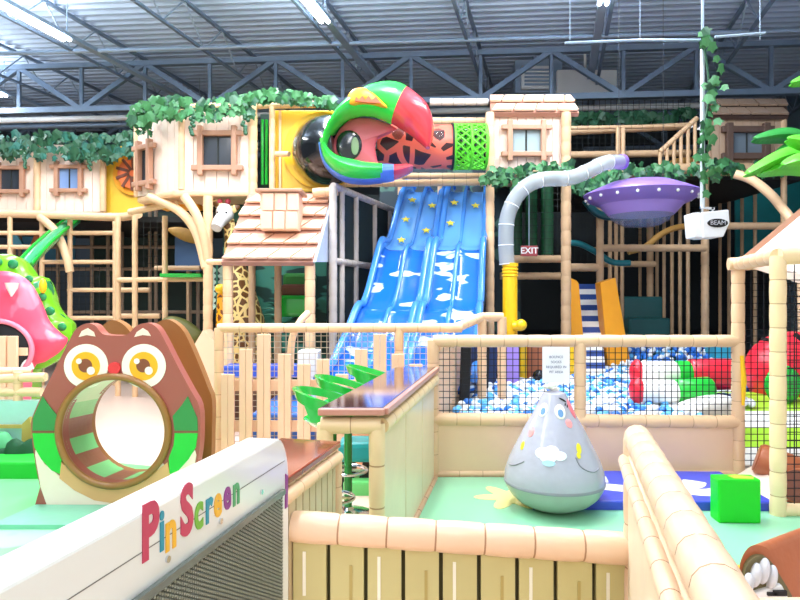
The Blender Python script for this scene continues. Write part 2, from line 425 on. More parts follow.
# ------------------------------------------------------------ leaves
def leaf(mb, c, s, nrm_yaw, tilt, mi=0):
    """small lobed ivy leaf, folded on its midrib"""
    rot = Matrix.Rotation(nrm_yaw, 3, 'Z')@Matrix.Rotation(tilt, 3, 'X')@Matrix.Rotation(random.uniform(-.8, .8), 3, 'Y')
    o = [(0, 0, .5), (.22, .03, .22), (.5, .08, .2), (.33, .06, -.1), (.3, .06, -.38), (0, 0, -.42), (-.3, .06, -.38), (-.33, .06, -.1), (-.5, .08, .2), (-.22, .03, .22)]
    vs = [Vector(c)+rot@(Vector((x, y, -z))*s) for x, y, z in o]
    mb.add(vs, [(0, 1, 2, 3, 5), (3, 4, 5), (5, 6, 7), (0, 5, 7, 8, 9)], mi)
def garland(path, label, n, s=.16, spread=.12, mats=(LEAF, LEAFD), drop=0):
    t = thing('ivy_garland', label, 'vine', path[0]); pp = smoothpath(path, 8)
    m = MB(); m.tube(pp, .012, 6); m.build('stem', LEAFD, t)
    m = MB()
    for i in range(n):
        p = pp[int(random.random()*(len(pp)-1))]
        c = p+Vector((random.uniform(-.08, .08), random.uniform(-.12, .02)-.03, random.uniform(-spread-drop, spread)))
        leaf(m, c, s*.8*random.uniform(.7, 1.3), random.uniform(-.7, .7), random.uniform(-.5, .5), random.choice((0, 0, 0, 1)))
    m.build('leaves', list(mats), t, fix=False)
    return t

# ------------------------------------------------------------ houses with siding
def siding(mb, a, b, z0, z1, plank=.16, th=.03, hole=None):
    """vertical boards between a and b (x,y); hole=(t0,t1,za,zb) leaves a window open"""
    a = Vector((a[0], a[1], 0)); b = Vector((b[0], b[1], 0)); L = (b-a).length; n = max(1, round(L/plank)); w = L/n; u = (b-a)/L
    rz = math.atan2(u.y, u.x)
    for i in range(n):
        t = (i+.5)/n; c = a.lerp(b, t)
        segs = [(z0, z1)]
        if hole and hole[0]-.02 < t < hole[1]+.02: segs = [(z0, hole[2]), (hole[3], z1)]
        for s0, s1 in segs: mb.box((c.x, c.y, (s0+s1)/2), (w-.007, th, s1-s0), rz)
def window(par, c, w, h, rz, fm, gm, t=.07):
    """log frame with crossing ends, a pane behind and cross bars"""
    m = MB(); c = Vector(c); rot = Matrix.Rotation(rz, 3, 'Z')
    for sz in (-1, 1): m.box(c+rot@Vector((0, -.05, sz*h/2)), (w+.24, .07, t), rz)
    for sx in (-1, 1): m.box(c+rot@Vector((sx*w/2, -.05, 0)), (t, .085, h+.2), rz)
    wf = m.build('window_frame', fm, par, bevel=.012)
    m = MB(); m.box(c+rot@Vector((0, .0, 0)), (w, .02, h), rz); m.build('pane', gm, wf)
    m = MB(); m.box(c+rot@Vector((0, -.015, 0)), (.02, .02, h), rz); m.build('glazing_bar', NETD, wf)
def post(par, a, b, r, m=CREAM, name='post', step=.2):
    q = MB(); q.pad(a, b, r, step, 10, seam=(Vector(a).y < 7.3)); return q.build(name, m, par, smooth=True)

def shingles(par, c0, c1, c2, c3, rows, cols, mf, ms, skew=.25):
    """roof slope: c0,c1 eave left/right; c2,c3 ridge right/left; raised trapezoid tiles on a seam-coloured board"""
    c0, c1, c2, c3 = map(Vector, (c0, c1, c2, c3)); nrm = (c1-c0).cross(c3-c0).normalized()
    if nrm.y > 0: nrm = -nrm
    m = MB(); m.add([c0, c1, c2, c3]+[c-nrm*.06 for c in (c0, c1, c2, c3)], [(0, 1, 2, 3), (7, 6, 5, 4), (0, 4, 5, 1), (1, 5, 6, 2), (2, 6, 7, 3), (3, 7, 4, 0)])
    rf = m.build('roof_board', ms, par)
    m = MB(); pt = lambda u, v: (c0.lerp(c1, u)).lerp(c3.lerp(c2, u), v)
    for r_ in range(rows):
        v0 = r_/rows+.02; v1 = (r_+1)/rows-.03; off = (r_*.5 % 1)
        for k in range(-1, cols+1):
            u0 = (k+off)/cols+.01; u1 = (k+1+off)/cols-.012; sk = skew/cols
            q = [max(0, min(1, u)) for u in (u0, u1, u1+sk*.9, u0+sk*.9)]
            if q[1]-q[0] < .02: continue
            vs = [pt(q[0], v0)+nrm*.05, pt(q[1], v0)+nrm*.05, pt(q[2], v1)+nrm*.015, pt(q[3], v1)+nrm*.015]
            vs += [v-nrm*.03 for v in vs]
            m.add(vs, [(0, 1, 2, 3), (7, 6, 5, 4), (0, 4, 5, 1), (1, 5, 6, 2), (2, 6, 7, 3), (3, 7, 4, 0)])
    m.build('shingles', mf, par)

# far-left house row (upper storey, d = 11)
D = 11.0; zb, zt = Z(212, D), Z(145, D)
t = thing('play_house', 'far left pale plank playhouse upper storey with two log framed windows', 'playhouse', (X(30, D), D, zb))
m = MB(); siding(m, (X(-40, D), D), (X(36, D), D), zb, zt, .17); siding(m, (X(38, D), D), (X(102, D), D), zb, zt, .17)
m.build('siding', SIDING, t)
m = MB(); m.box((X(30, D), D+.06, (zb+zt)/2), (X(102, D)-X(-40, D), .04, zt-zb)); m.build('backing', GROOVE, t)
m = MB(); m.box((X(30, D), D+.9, zb+.03), (X(102, D)-X(-40, D), 1.7, .06)); m.build('deck', CREAMD, t)
window(t, P(12, 180, D-.03), .42, .42, 0, WFRAME, DARKGLASS); window(t, P(70, 179, D-.03), .42, .42, 0, WFRAME, BLUEGLASS)
for px in (37, 103): post(t, (X(px, D-.05), D-.05, zb), (X(px, D-.05), D-.05, zt+.1), .055)
t = thing('yellow_wall', 'yellow panel holding an orange striped tube, right of the far left playhouse', 'panel', (X(120, D), D+.05, zb))
m = MB(); m.box((X(122, D), D+.1, (zb+zt)/2), (X(143, D)-X(103, D), .05, zt-zb)); m.build('board', YEL, t)
m = MB(); m.tube([(X(134, D), D+.05-.04*i, Z(174, D)) for i in range(2)], .38, 28); m.build('tube_mouth', ORANGE, t, smooth=True)
m = MB(); m.tube([(X(134, D), D-.02, Z(174, D)), (X(134, D), D-.06, Z(174, D))], .27, 24); m.build('tube_opening', mat('orange_red', 'E8703A', .4), t, smooth=True)
m = MB()
for k in range(10):
    a = 2*pi*k/10; c = Vector((X(134, D), D-.05, Z(174, D))); m.bar(c+Vector((.06*cos(a), 0, .06*sin(a))), c+Vector((.3*cos(a+.3), 0, .3*sin(a+.3))), .05)
m.build('stripes', LOGD, t)
# curved edge beam under it
t = thing('deck_edge', 'cream padded edge beam curving under the far left playhouse', 'padded beam', (X(60, 10.9), 10.9, Z(215, 10.9)))
m = MB(); m.tube(smoothpath([P(-40, 214, 10.9), P(20, 214, 10.9), P(80, 216, 10.7), P(120, 217, 10.2), P(138, 214, 9.6)], 6), .07, 12); m.build('beam', CREAM, t, smooth=True)
m = MB(); m.tube(smoothpath([P(40, 217, 10.8), P(56, 232, 10.7), P(66, 255, 10.6), P(70, 272, 10.6)], 6), .07, 12); m.build('curved_brace', CREAM, t, smooth=True)

# left-middle house (d = 8.3)
D = 8.3; zb, zt = Z(190, D), Z(109, D)
t = thing('play_house', 'tall pale plank playhouse with square log framed window and slanted left bay', 'playhouse', (X(215, D), D, zb))
m = MB(); a0 = (X(137, D+.55), D+.55); a1 = (X(182, D), D); a2 = (X(252, D), D)
siding(m, a0, a1, zb, zt, .14); siding(m, a1, a2, zb, zt, .145, hole=(.3, .72, Z(170, D), Z(134, D)))
m.build('siding', SIDING, t)
m = MB(); m.bar((a0[0], a0[1]+.06, (zb+zt)/2), (a1[0], a1[1]+.06, (zb+zt)/2), .03, zt-zb); m.bar((a1[0], D+.08, (zb+Z(172, D))/2), (a2[0], D+.08, (zb+Z(172, D))/2), .03, Z(172, D)-zb); m.build('backing', GROOVE, t)
window(t, (X(219, D), D-.03, Z(152, D)), .45, .46, 0, WFRAME, DARKGLASS)
window(t, (X(147, D+.36), D+.36, Z(160, D)), .25, .5, math.atan2(a1[1]-a0[1], a1[0]-a0[0]), WFRAME, DARKGLASS)
post(t, (a1[0], D-.02, zb), (a1[0], D-.02, zt+.05), .045); post(t, (a2[0]+.02, D-.03, zb-.1), (a2[0]+.02, D-.03, zt+.12), .06)
post(t, (a0[0], D+.55, zb), (a0[0], D+.55, zt+.05), .045)
m = MB(); m.pad((a1[0], D-.02, zt+.02), (a2[0]+1.05, D-.02, zt+.06), .045); m.build('top_rail', CREAM, t, smooth=True)
m = MB(); m.prism([(a0[0], D+.55), (a1[0]-.1, D-.05), (X(272, D), D-.05), (X(272, D), D+1.2), (a0[0], D+1.2)], zb-.09, zb, fn=lambda x, y, z: (x, y, z)); m.build('deck', CREAM, t, bevel=.03)
m = MB(); m.box((X(264, D), D+.25, (zb+zt)/2), (.2, .05, zt-zb)); m.build('dark_side', DKGREEN, t)
m = MB()
for k in range(3): m.tube([(X(260+k*4, D), D+.15, zb+.1), (X(260+k*4, D), D+.15, zt-.1)], .02, 8)
m.build('green_cord', GREENB, t, smooth=True)
post(t, (X(272.5, D), D-.02, zb), (X(272.5, D), D-.02, zt+.05), .04)
t = thing('yellow_wall', 'large yellow vinyl panel behind the black tube elbow', 'panel', (X(303, D), D+.1, zb-.05))
m = MB(); m.box((X(304, D), D+.12, (zb+zt)/2), (X(337, D)-X(274, D), .06, zt-zb+.02)); m.build('board', YEL, t, bevel=.01)
m = MB()
for px in (279, 335): m.box((X(px, D), D+.08, (zb+zt)/2), (.03, .04, zt-zb))
m.build('seam', CREAM, t)
m = MB(); m.tube([(X(322, D), D+.11, Z(150, D)), (X(322, D), D+.03, Z(150, D))], .52, 32); m.build('tube_collar', YELB, t, smooth=True)
# curved braces and post under it
t = thing('curved_support', 'cream padded post with two curved braces under the tall playhouse', 'support', (X(207, 8.2), 8.2, 0))
post(t, (X(208, 8.2), 8.2, 0), (X(208, 8.2), 8.2, zb-.1), .065)
for nm, pts in (('curved_brace', [(150, 197, 8.6), (178, 210, 8.4), (196, 232, 8.3), (206, 268, 8.2)]), ('curved_brace', [(184, 196, 8.1), (196, 214, 8.1), (204, 238, 8.15), (208, 262, 8.2)])):
    m = MB(); m.tube(smoothpath([P(*p) for p in pts], 6), .062, 12); m.build(nm, CREAM, t, smooth=True)
m = MB(); m.tube(smoothpath([P(130, 212, 9.2), P(160, 206, 8.9), P(180, 200, 8.6)], 4), .05, 10); m.build('edge_beam', CREAM, t, smooth=True)

# centre house (d = 8.6)
D = 8.6; zb, zt = Z(168, D), Z(115, D)
t = thing('play_house', 'pale plank playhouse with shingled roof, standing above the slide top at right', 'playhouse', (X(527, D), D, zb))
m = MB(); siding(m, (X(491, D), D), (X(561, D), D), zb, zt, .12, hole=(.3, .7, Z(155, D), Z(130, D))); m.build('siding', SIDING, t)
m = MB(); m.box((X(500, D), D+.05, (zb+zt)/2), (.25, .03, zt-zb)); m.box((X(552, D), D+.05, (zb+zt)/2), (.25, .03, zt-zb)); m.build('backing', GROOVE, t)
window(t, (X(525.5, D), D-.03, Z(142, D)), .46, .37, 0, WFRAME, mat('grey_blue_pane', '9DB0B4', .2, bump=0))
shingles(t, (X(490, D), D-.1, Z(115, D)), (X(577, D), D-.1, Z(115, D)), P(570, 95, D+.25), P(490, 95, D+.25), 2, 4, SHING, SHINGL)
m = MB(); m.box((X(527, D), D+.5, zb-.04), (X(563, D)-X(490, D), 1, .08)); m.build('deck', CREAMD, t)
post(t, (X(490, D-.1), D-.1, .4), (X(490, D-.1), D-.1, zt), .06, name='corner_post')
post(t, (X(566, D-.1), D-.1, .0), (X(566, D-.1), D-.1, zt), .07, CREAMD, name='corner_post')
# right house (d = 9.8)
D = 9.8; zb, zt = Z(165, D), Z(118, D)
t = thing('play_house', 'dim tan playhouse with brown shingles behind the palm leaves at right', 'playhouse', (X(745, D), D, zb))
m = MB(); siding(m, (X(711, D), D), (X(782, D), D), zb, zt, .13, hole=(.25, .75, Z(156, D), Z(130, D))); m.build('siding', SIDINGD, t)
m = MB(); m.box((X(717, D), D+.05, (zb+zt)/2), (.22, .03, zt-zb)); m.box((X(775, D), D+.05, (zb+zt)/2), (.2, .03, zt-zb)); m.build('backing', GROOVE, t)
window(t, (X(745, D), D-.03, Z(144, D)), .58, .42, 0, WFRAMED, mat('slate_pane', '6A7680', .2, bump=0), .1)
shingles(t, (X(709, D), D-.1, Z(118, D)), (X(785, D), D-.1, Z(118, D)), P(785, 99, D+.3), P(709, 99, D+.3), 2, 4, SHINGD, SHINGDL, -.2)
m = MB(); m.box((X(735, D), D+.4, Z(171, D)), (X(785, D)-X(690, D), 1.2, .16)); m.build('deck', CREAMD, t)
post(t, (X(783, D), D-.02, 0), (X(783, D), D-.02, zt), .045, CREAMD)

# small shingled roof hut (d 7..7.8)
t = thing('shingled_hut', 'small open hut with pink shingled roof beside the giraffe', 'playhouse', (X(270, 7.2), 7.2, 0))
c0, c1, c2, c3 = P(221, 262, 7.0), P(313, 262, 7.0), P(332, 193, 7.9), P(249, 193, 7.9)
shingles(t, c0, c1, c2, c3, 5, 4, SHING, SHINGL, .45)
m = MB(); m.add([c1, c2, P(332, 262, 7.95)]+[v+Vector((.03, 0, 0)) for v in (c1, c2, P(332, 262, 7.95))], [(0, 1, 2), (5, 4, 3), (0, 3, 4, 1), (1, 4, 5, 2), (2, 5, 3, 0)])
m.build('gable', mat('pale_blue_gable', 'C6D2E4', .5), t)
m = MB(); cc = P(282, 213, 7.35); cc.y = 7.35
m.box(cc, (.44, .35, .44)); ch = m.build('chimney', SHING, t, bevel=.01)
m = MB()
for k in range(3):
    for j in range(2): m.box(cc+Vector((-.145+.145*k+(.02 if j else 0), -.185, -.11+.215*j)), (.13, .03, .2))
m.build('chimney_tiles', SHING, ch, bevel=.006)
m = MB(); m.box(cc+Vector((0, 0, .235)), (.54, .45, .04)); m.build('chimney_cap', WFRAME, t, bevel=.01)
for px, d in ((228, 7.1), (252, 7.8), (278, 7.8), (310, 7.1)): post(t, (X(px, d), d, 0), (X(px, d), d, Z(263, 7.1)+(0 if d < 7.5 else .3)), .045 if d > 7.5 else .06, CREAM if d < 7.5 else CREAMD)
m = MB(); m.pad(P(208, 262, 7.3), P(226, 262, 7.15), .035); m.build('side_rail', CREAM, t, smooth=True)
m = MB(); m.box((X(270, 7.6), 7.75, .35), (1.2, 1.2, .1)); m.box((X(270, 7.6), 7.75, .15), (1.1, 1.1, .3)); m.build('floor_deck', mat('brown_deck', '6E4A36', .6), t)
# mural board and pale poles behind hut
t = thing('jungle_mural', 'teal green jungle mural board behind the shingled hut', 'mural', (X(285, 8.9), 9.0, 0))
m = MB(); m.box((X(275, 9), 9.0, 1.45), (1.5, .05, 2.9)); m.build('board', blob_mat('mural_green', '123F3A', '3C8A78', 1.4, .52, .5, (1, 1, 3)), t)
m = MB(); c = P(285, 322, 8.95)
for k in range(9):
    a = pi*(.12+.76*k/8); p = smoothpath([c, c+Vector((.22*cos(a), -.02, .3*sin(a))), c+Vector((.5*cos(a), -.02, .42*sin(a)-.12*abs(cos(a))))], 5)
    m.tube(p, [.028-.0024*i for i in range(len(p))], 6)
m.build('palm_fronds', mat('mural_frond', '2E7A62', .5), t, smooth=True)
# green bench steps inside the hut
t = thing('foam_step', 'green and brown padded steps inside the shingled hut', 'steps', (X(294, 8), 8.0, .4))
for k, (py, h, m_) in enumerate(((306, .28, GREENB), (291, .18, LOGD), (280, .2, mat('leafgreen_vinyl', '2E8A3A', .4)))):
    m = MB(); m.box((X(297, 8.3), 8.15+.2*k, Z(py, 8.2)), (.42, .35, h)); m.build('step', m_, t, bevel=.05)

# ------------------------------------------------------------ giraffe
t = thing('giraffe_figure', 'tall giraffe figure standing behind the shingled hut', 'giraffe figure', (X(238, 8.4), 8.4, 0))
d = 8.35
body = smoothpath([P(255, 440, d), P(250, 350, d), P(242, 300, d), P(234, 262, d), P(230, 230, d), P(227, 216, d)], 6)
n = len(body); m = MB(); m.tube(body, [.36-.28*min(1, (i/n)/.72) for i in range(n)], 16); m.build('body', GIRF, t, smooth=True)
m = MB(); m.ball(P(225, 213, d), .13, sc=(.9, 1.2, 1)); m.tube([P(226, 214, d-.05), P(219, 222, d-.2), P(216, 228, d-.28)], [.11, .085, .07], 12); m.build('head', mat('giraffe_face', 'D9D6D4', .5), t, smooth=True)
for px in (221, 229):
    m = MB(); m.tube([P(px, 208, d), P(px-1, 202, d)], .018, 8); m.ball(P(px-1, 201.5, d), .038); m.build('horn', mat('horn_red', 'B03A48', .5), t, smooth=True)
for px, q in ((213, 205), (238, 210)):
    m = MB(); m.ball(P((px+226)/2, q, d), .11, sc=(1.1, .25, .5), M=Matrix.Rotation(-.5 if px > 226 else .5, 3, 'Y')); m.build('ear', GIRF, t, smooth=True)
for s in (-1, 1):
    m = MB(); m.ball(P(222+4*s, 213, d-.16), .02); m.build('eye', BLACK, t, smooth=True)
    m = MB(); m.tube([P(233+9*s, 445, d+.1*s), P(235+9*s, 330, d+.1*s)], .09, 10); m.build('leg', GIRF, t, smooth=True)
# small orange giraffe in front
t = thing('giraffe_figure', 'small bright orange giraffe figure low beside the hut post', 'giraffe figure', (X(223, 7.6), 7.6, 0))
m = MB(); p = smoothpath([P(224, 430, 7.6), P(224, 340, 7.6), P(223, 310, 7.6), P(222, 292, 7.6)], 5); m.tube(p, [.13-.08*i/len(p) for i in range(len(p))], 12); m.build('body', patch_mat('orange_giraffe', 'F6A81E', '7A3E14', 11, .13), t, smooth=True)
m = MB(); m.ball(P(221, 289, 7.55), .07, sc=(1, 1.4, .9)); m.build('head', YELB, t, smooth=True)
# pale painted leaf sprig left of hut
t = thing('painted_leaves', 'white and teal leaf cutout hanging left of the hut posts', 'leaf cutout', P(217, 300, 8.6))
m = MB()
for k in range(7):
    for s in (-1, 1): m.add([P(217, 270+6*k, 8.6), P(217+s*7, 264+6*k, 8.58), P(217+s*9, 270+6*k, 8.6), P(217+s*4, 274+6*k, 8.6)]+[P(217, 270+6*k, 8.63), P(217+s*7, 264+6*k, 8.61), P(217+s*9, 270+6*k, 8.63), P(217+s*4, 274+6*k, 8.63)], [(0, 1, 2, 3), (7, 6, 5, 4), (0, 4, 5, 1), (1, 5, 6, 2), (2, 6, 7, 3), (3, 7, 4, 0)])
m.build('leaflets', mat('pale_mint', 'C4E4DC', .5), t)
m = MB(); m.bar(P(217, 262, 8.6), P(217, 445, 8.6), .025); m.build('stem', LEAFT, t)

# ------------------------------------------------------------ parrot tube head
D = 8.0
t = thing('black_tube_elbow', 'glossy black tube elbow joining the yellow panel to the parrot head', 'tube', P(318, 180, D))
m = MB(); pts = smoothpath([P(326, 151, 8.38), P(327, 151, 8.15), P(331, 150, 7.98), P(339, 149, 7.95)], 6)
nn = len(pts); m.tube(pts, [.47-.05*(i/nn) for i in range(nn)], 28); m.build('elbow', BLACKP, t, smooth=True)
m = MB(); m.ball(P(303, 144, 7.88), .13, sc=(1, .35, 1)); m.build('porthole_dome', glassy('porthole', '9A9A90', .05, .5), t, smooth=True)
m = MB(); m.tube([P(276, 154, 8.2), P(289, 154, 8.1)], .035, 10); m.build('bracket', CREAM, t, smooth=True)

t = thing('parrot_head', 'big open parrot head with green crown and red beak around the tube', 'animal head sculpture', P(375, 190, 7.7))
G1 = mat('parrot_green', '35D84E', .25, coat=.3, bump=0); RB = mat('parrot_red', 'E9404A', .22, coat=.4, bump=0); PB = mat('parrot_blue', '5A82E0', .3, bump=0); PI = mat('parrot_mouth_pink', 'D9606E', .35, bump=0)
dd = 7.6
outer = [(322, 150), (325, 138), (329, 128), (338, 113), (347, 103), (357, 95), (366, 89.5), (375, 85.5), (390, 83), (402, 85), (412, 91)]
inner = [(327, 150), (329, 142), (333, 133), (338, 126), (344, 121), (350, 117.5), (356, 116), (363, 115), (375, 116.6), (386, 121), (395, 125)]
so = smoothpath([(X(x, dd), Z(y, dd), 0) for x, y in outer], 4); si = smoothpath([(X(x, dd), Z(y, dd), 0) for x, y in inner], 4)
G = lambda a: [(p.x, p.y) for p in a]
k = len(so)-3
m = MB(); m.band(G(so)[:k+1], G(si)[:k+1], dd, .32, 20); m.build('crown', G1, t, smooth=True)
beak_o = [(412, 91), (421, 98), (428, 106), (433, 120), (433.5, 135), (430, 148)]
beak_i = [(395, 125), (401, 129), (408, 133), (414, 138), (420, 143), (426, 148)]
bo = smoothpath([(X(x, dd), Z(y, dd), 0) for x, y in beak_o], 4); bi = smoothpath([(X(x, dd), Z(y, dd), 0) for x, y in beak_i], 4)
m = MB(); ol = G(so)[k:]+G(bo)[1:]; il = G(si)[k:]+G(bi)[1:]
nb = len(ol)
# taper the bulge towards the tip
vs = []; seg = 20
for i, ((ox, oz), (ix, iz)) in enumerate(zip(ol, il)):
    cx, cz = (ox+ix)/2, (oz+iz)/2; bl = .32*(1-.75*(i/(nb-1))**1.5)
    for q in range(seg):
        a = 2*pi*q/seg; vs.append((cx+(ox-cx)*cos(a), dd-bl*sin(a), cz+(oz-cz)*cos(a)))
m.add(vs, [(i*seg+q, i*seg+(q+1) % seg, (i+1)*seg+(q+1) % seg, (i+1)*seg+q) for i in range(nb-1) for q in range(seg)]+[tuple(range(seg)), tuple((nb-1)*seg+q for q in range(seg))])
m.build('beak', RB, t, smooth=True)
lo_ = [(321, 144), (322.5, 154), (326, 164), (334, 173), (347, 180), (362, 182), (374, 181.5), (383, 180.5)]
li_ = [(327, 144), (330, 150), (337, 156), (346, 159), (357, 161), (366, 163), (375, 164), (383, 165)]
lo2 = [(p.x, p.y) for p in smoothpath([(X(x, dd), Z(y, dd), 0) for x, y in lo_], 4)]; li2 = [(p.x, p.y) for p in smoothpath([(X(x, dd), Z(y, dd), 0) for x, y in li_], 4)]
m = MB(); m.band(lo2, li2, dd, .3, 16); m.build('lower_jaw', G1, t, smooth=True)
eo = [(x-2, y+1.5) for x, y in lo_]
eo2 = [(p.x, p.y) for p in smoothpath([(X(x, dd), Z(y, dd), 0) for x, y in eo], 4)]
lm = [((a[0]*.85+b[0]*.15), (a[1]*.85+b[1]*.15)) for a, b in zip(lo2, li2)]
m = MB(); m.band(eo2, lm, dd+.02, .16, 14); m.build('blue_edge', PB, t, smooth=True)
m = MB(); m.band([(X(x, dd), Z(y, dd)) for x, y in ((381, 182), (387, 181.5), (394, 180))], [(X(x, dd), Z(y, dd)) for x, y in ((381, 165), (387, 165), (394, 165.5))], dd, .28, 14); m.build('blue_band', PB, t, smooth=True)
m = MB(); m.band([(X(x, dd), Z(y, dd)) for x, y in ((392, 180.5), (400, 177.5), (408, 174), (413, 170))], [(X(x, dd), Z(y, dd)) for x, y in ((392, 165), (400, 165), (408, 165), (412, 168))], dd, .22, 14); m.build('lower_beak', RB, t, smooth=True)
m = MB(); m.pillow(pxpoly([(330, 148), (333, 137), (340, 125), (350, 117), (364, 115), (380, 118), (397, 126), (387, 129), (378, 135), (375, 145), (377, 158), (380, 167), (360, 166), (342, 160)], dd, 3), (X(355, dd), Z(142, dd)), dd+.12, .05, .15); m.build('mouth_lining', PI, t, smooth=True)
m = MB(); m.ball(P(349, 145, dd+.07), .175, 24, sc=(.92, .1, 1.05)); m.build('tube_opening', BLACKP, t, smooth=True)
m = MB(); m.ball(P(355, 146, dd+.055), .07, sc=(.7, .12, 1.6)); m.build('inner_window', mat('pale_green_window', '8FA080', .3), t, smooth=True)
m = MB(); m.pillow(pxpoly([(352, 112), (350, 103), (356, 97), (365, 96), (374, 100), (381, 107), (388, 115), (376, 112), (364, 111)], dd, 3), (X(366, dd), Z(105, dd)), dd-.29, .05, .14); ey = m.build('eye', ORANGE, t, smooth=True)
m = MB(); m.prism(pxpoly([(357, 110), (358, 106), (361, 109), (364, 105), (367, 109), (370, 105), (373, 109), (377, 106), (382, 112), (370, 111.5)], dd, 0), dd-.352, dd-.30); m.build('eye_flame', mat('flame_red', 'E8603C', .4), ey)

# spotted tube and green net tube
D = 8.3
t = thing('spotted_tube', 'salmon crawl tube with dark giraffe patches behind the parrot beak', 'tube', P(415, 168, D))
m = MB(); cz = Z(147, D); m.tube([(X(x, D), D, cz) for x in (378, 400, 425, 451)], .29, 28); m.build('tube', GIRT, t, smooth=True)
for px in (398, 437):
    m = MB(); m.ball((X(px, D), D-.24, Z(142, D)), .105, sc=(1, .5, 1.1)); m.build('porthole_dome', glassy('dome_brown', '6A4A48', .05, .6), t, smooth=True)
m = MB(); m.tube([(X(451, D), D, cz), (X(453, D), D, cz)], .31, 28); m.build('flange', BLACK, t, smooth=True)
t = thing('net_tube', 'lime green net crawl tube left of the shingled center house', 'net tube', P(470, 168, D))
NG = mat('lime_net', '5FD62E', .5, bump=0); m = MB()
for s in (1, -1):
    for k in range(16):
        m.tube([(X(454, D)+.42*i/8, D+.29*cos(2*pi*k/16+s*i*.16), cz+.29*sin(2*pi*k/16+s*i*.16)) for i in range(9)], .013, 5)
m.build('net', NG, t, smooth=True)
m = MB()
for px in (454, 470, 485): m.tube([(X(px, D), D+.29*cos(a), cz+.29*sin(a)) for a in [2*pi*i/24 for i in range(24)]], .02, 6, closed=True)
m.build('hoop', NG, t, smooth=True)
# cross beams and gallery below the tube
t = thing('tube_gallery', 'cream padded beams carrying the crawl tubes above the slide', 'beam frame', (X(410, 9), 8.9, 2.9))
for (a, b, r, dd_) in (((430, 102), (488, 102), .05, 9.0), ((430, 121), (488, 121), .05, 9.0), ((335, 176), (490, 176), .045, 9.1), ((335, 184), (490, 182), .05, 8.9)):
    m = MB(); m.pad(P(a[0], a[1], dd_), P(b[0], b[1], dd_), r); m.build('rail', CREAM if a[1] > 120 else mat('white_rail', 'E6DCD4', .4), t, smooth=True)
for px in (400, 440): post(t, P(px, 176, 9.1), P(px, 195, 9.1), .035)
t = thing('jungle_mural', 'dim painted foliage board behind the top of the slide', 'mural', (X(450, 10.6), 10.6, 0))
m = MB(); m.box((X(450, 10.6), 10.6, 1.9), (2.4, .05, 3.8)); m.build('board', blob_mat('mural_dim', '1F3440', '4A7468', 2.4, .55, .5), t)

# ------------------------------------------------------------ slide
t = thing('wave_slide', 'wide blue four lane wave slide with stars and clouds', 'slide', (.4, 7.6, .6))
PR = smoothpath([(9.75, 3.12, 0), (9.35, 3.1, 0), (9.0, 2.85, 0), (8.5, 2.3, 0), (8.25, 2.16, 0), (8.05, 2.05, 0), (7.65, 1.58, 0), (7.4, 1.38, 0), (7.2, 1.3, 0), (6.85, .95, 0), (6.6, .82, 0), (6.4, .74, 0), (6.05, .6, 0)], 6)
def xl(y): return -.60+(y-6.8)*.277
def WW(y): return 1.455-(y-6.8)*.098    # left side of the slide at depth y
def slidestrip(i0, i1):
    m = MB(); N = i1-i0; row = []
    nu = 40
    for i in range(i0, i1):
        y, z = PR[i].x, PR[i].y
        for k in range(nu+1):
            u = k/nu; lane = (u*4) % 1; row.append((xl(y)+WW(y)*u, y, z+.05*(abs(lane-.5)*2)**4))
    m.add(row, [(i*(nu+1)+k, i*(nu+1)+k+1, (i+1)*(nu+1)+k+1, (i+1)*(nu+1)+k) for i in range(N-1) for k in range(nu)])
    return m
cut = 26
for a, b, nm, mm in ((0, cut+1, 'upper_bed', SLIDET), (cut, len(PR), 'lower_bed', SLIDEB)):
    o = slidestrip(a, b).build(nm, mm, t, smooth=True, fix=False); s = o.modifiers.new('s', 'SOLIDIFY'); s.thickness = .05; s.offset = 0
for k in range(5):
    big = k in (0, 2, 4)
    m = MB()
    for off in ((-.04, .04) if k == 2 else (0,)):
        pp = [Vector((xl(p.x)+WW(p.x)*k/4+off, p.x, p.y+(.14+.05*sin(i*.26) if big else .07+.03*sin(i*.26)))) for i, p in enumerate(PR)]
        m.tube(pp, .045 if big else .03, 10)
        vs = [];
        for i, p in enumerate(pp):
            for dx in (-.02, .02): vs += [(p.x+dx, p.y, p.z), (p.x+dx, p.y, PR[i].y-.03)]
        m.add(vs, [(i*4+q[0], i*4+q[1], i*4+4+q[1], i*4+4+q[0]) for i in range(len(pp)-1) for q in ((0, 1), (2, 3), (0, 2))])
    m.build('divider', SLIDER, t, smooth=True)
def star(c, r, nrm_t):
    m = MB()
    vs = []
    for q in (0, .012):
        for i in range(10):
            rr = r if i % 2 == 0 else r*.42; a = pi/2+2*pi*i/10
            vs.append(Vector(c)+Vector((rr*cos(a), rr*sin(a)*nrm_t[0], rr*sin(a)*nrm_t[1]))+Vector((0, -.05-q, .05+q)))
    m.add(vs, [tuple(range(10)), tuple(range(19, 9, -1))]+[(i, (i+1) % 10, 10+(i+1) % 10, 10+i) for i in range(10)])
    m.build('star', mat('star_yellow', 'F2E24A', .4, bump=0), t)
def surf(y):
    for i in range(len(PR)-1):
        if PR[i+1].x <= y <= PR[i].x:
            f = (y-PR[i+1].x)/(PR[i].x-PR[i+1].x+1e-9); return PR[i+1].y*(1-f)+PR[i].y*f
    return 1
for (lane, y) in ((.5, 9.05), (.45, 8.75), (1.5, 8.95), (1.45, 8.6), (2.5, 9.0), (2.45, 8.7), (3.5, 8.95), (.5, 8.45)):
    star((xl(y)+WW(y)*lane/4, y, surf(y)), .06, (.68, .73))
m = MB(); m.box((.25+.3, 9.2, 1.3), (1.2, .1, 2.6)); m.box((-.0, 7.4, .4), (1.1, .1, .8)); m.build('support_wall', SKYD, t)

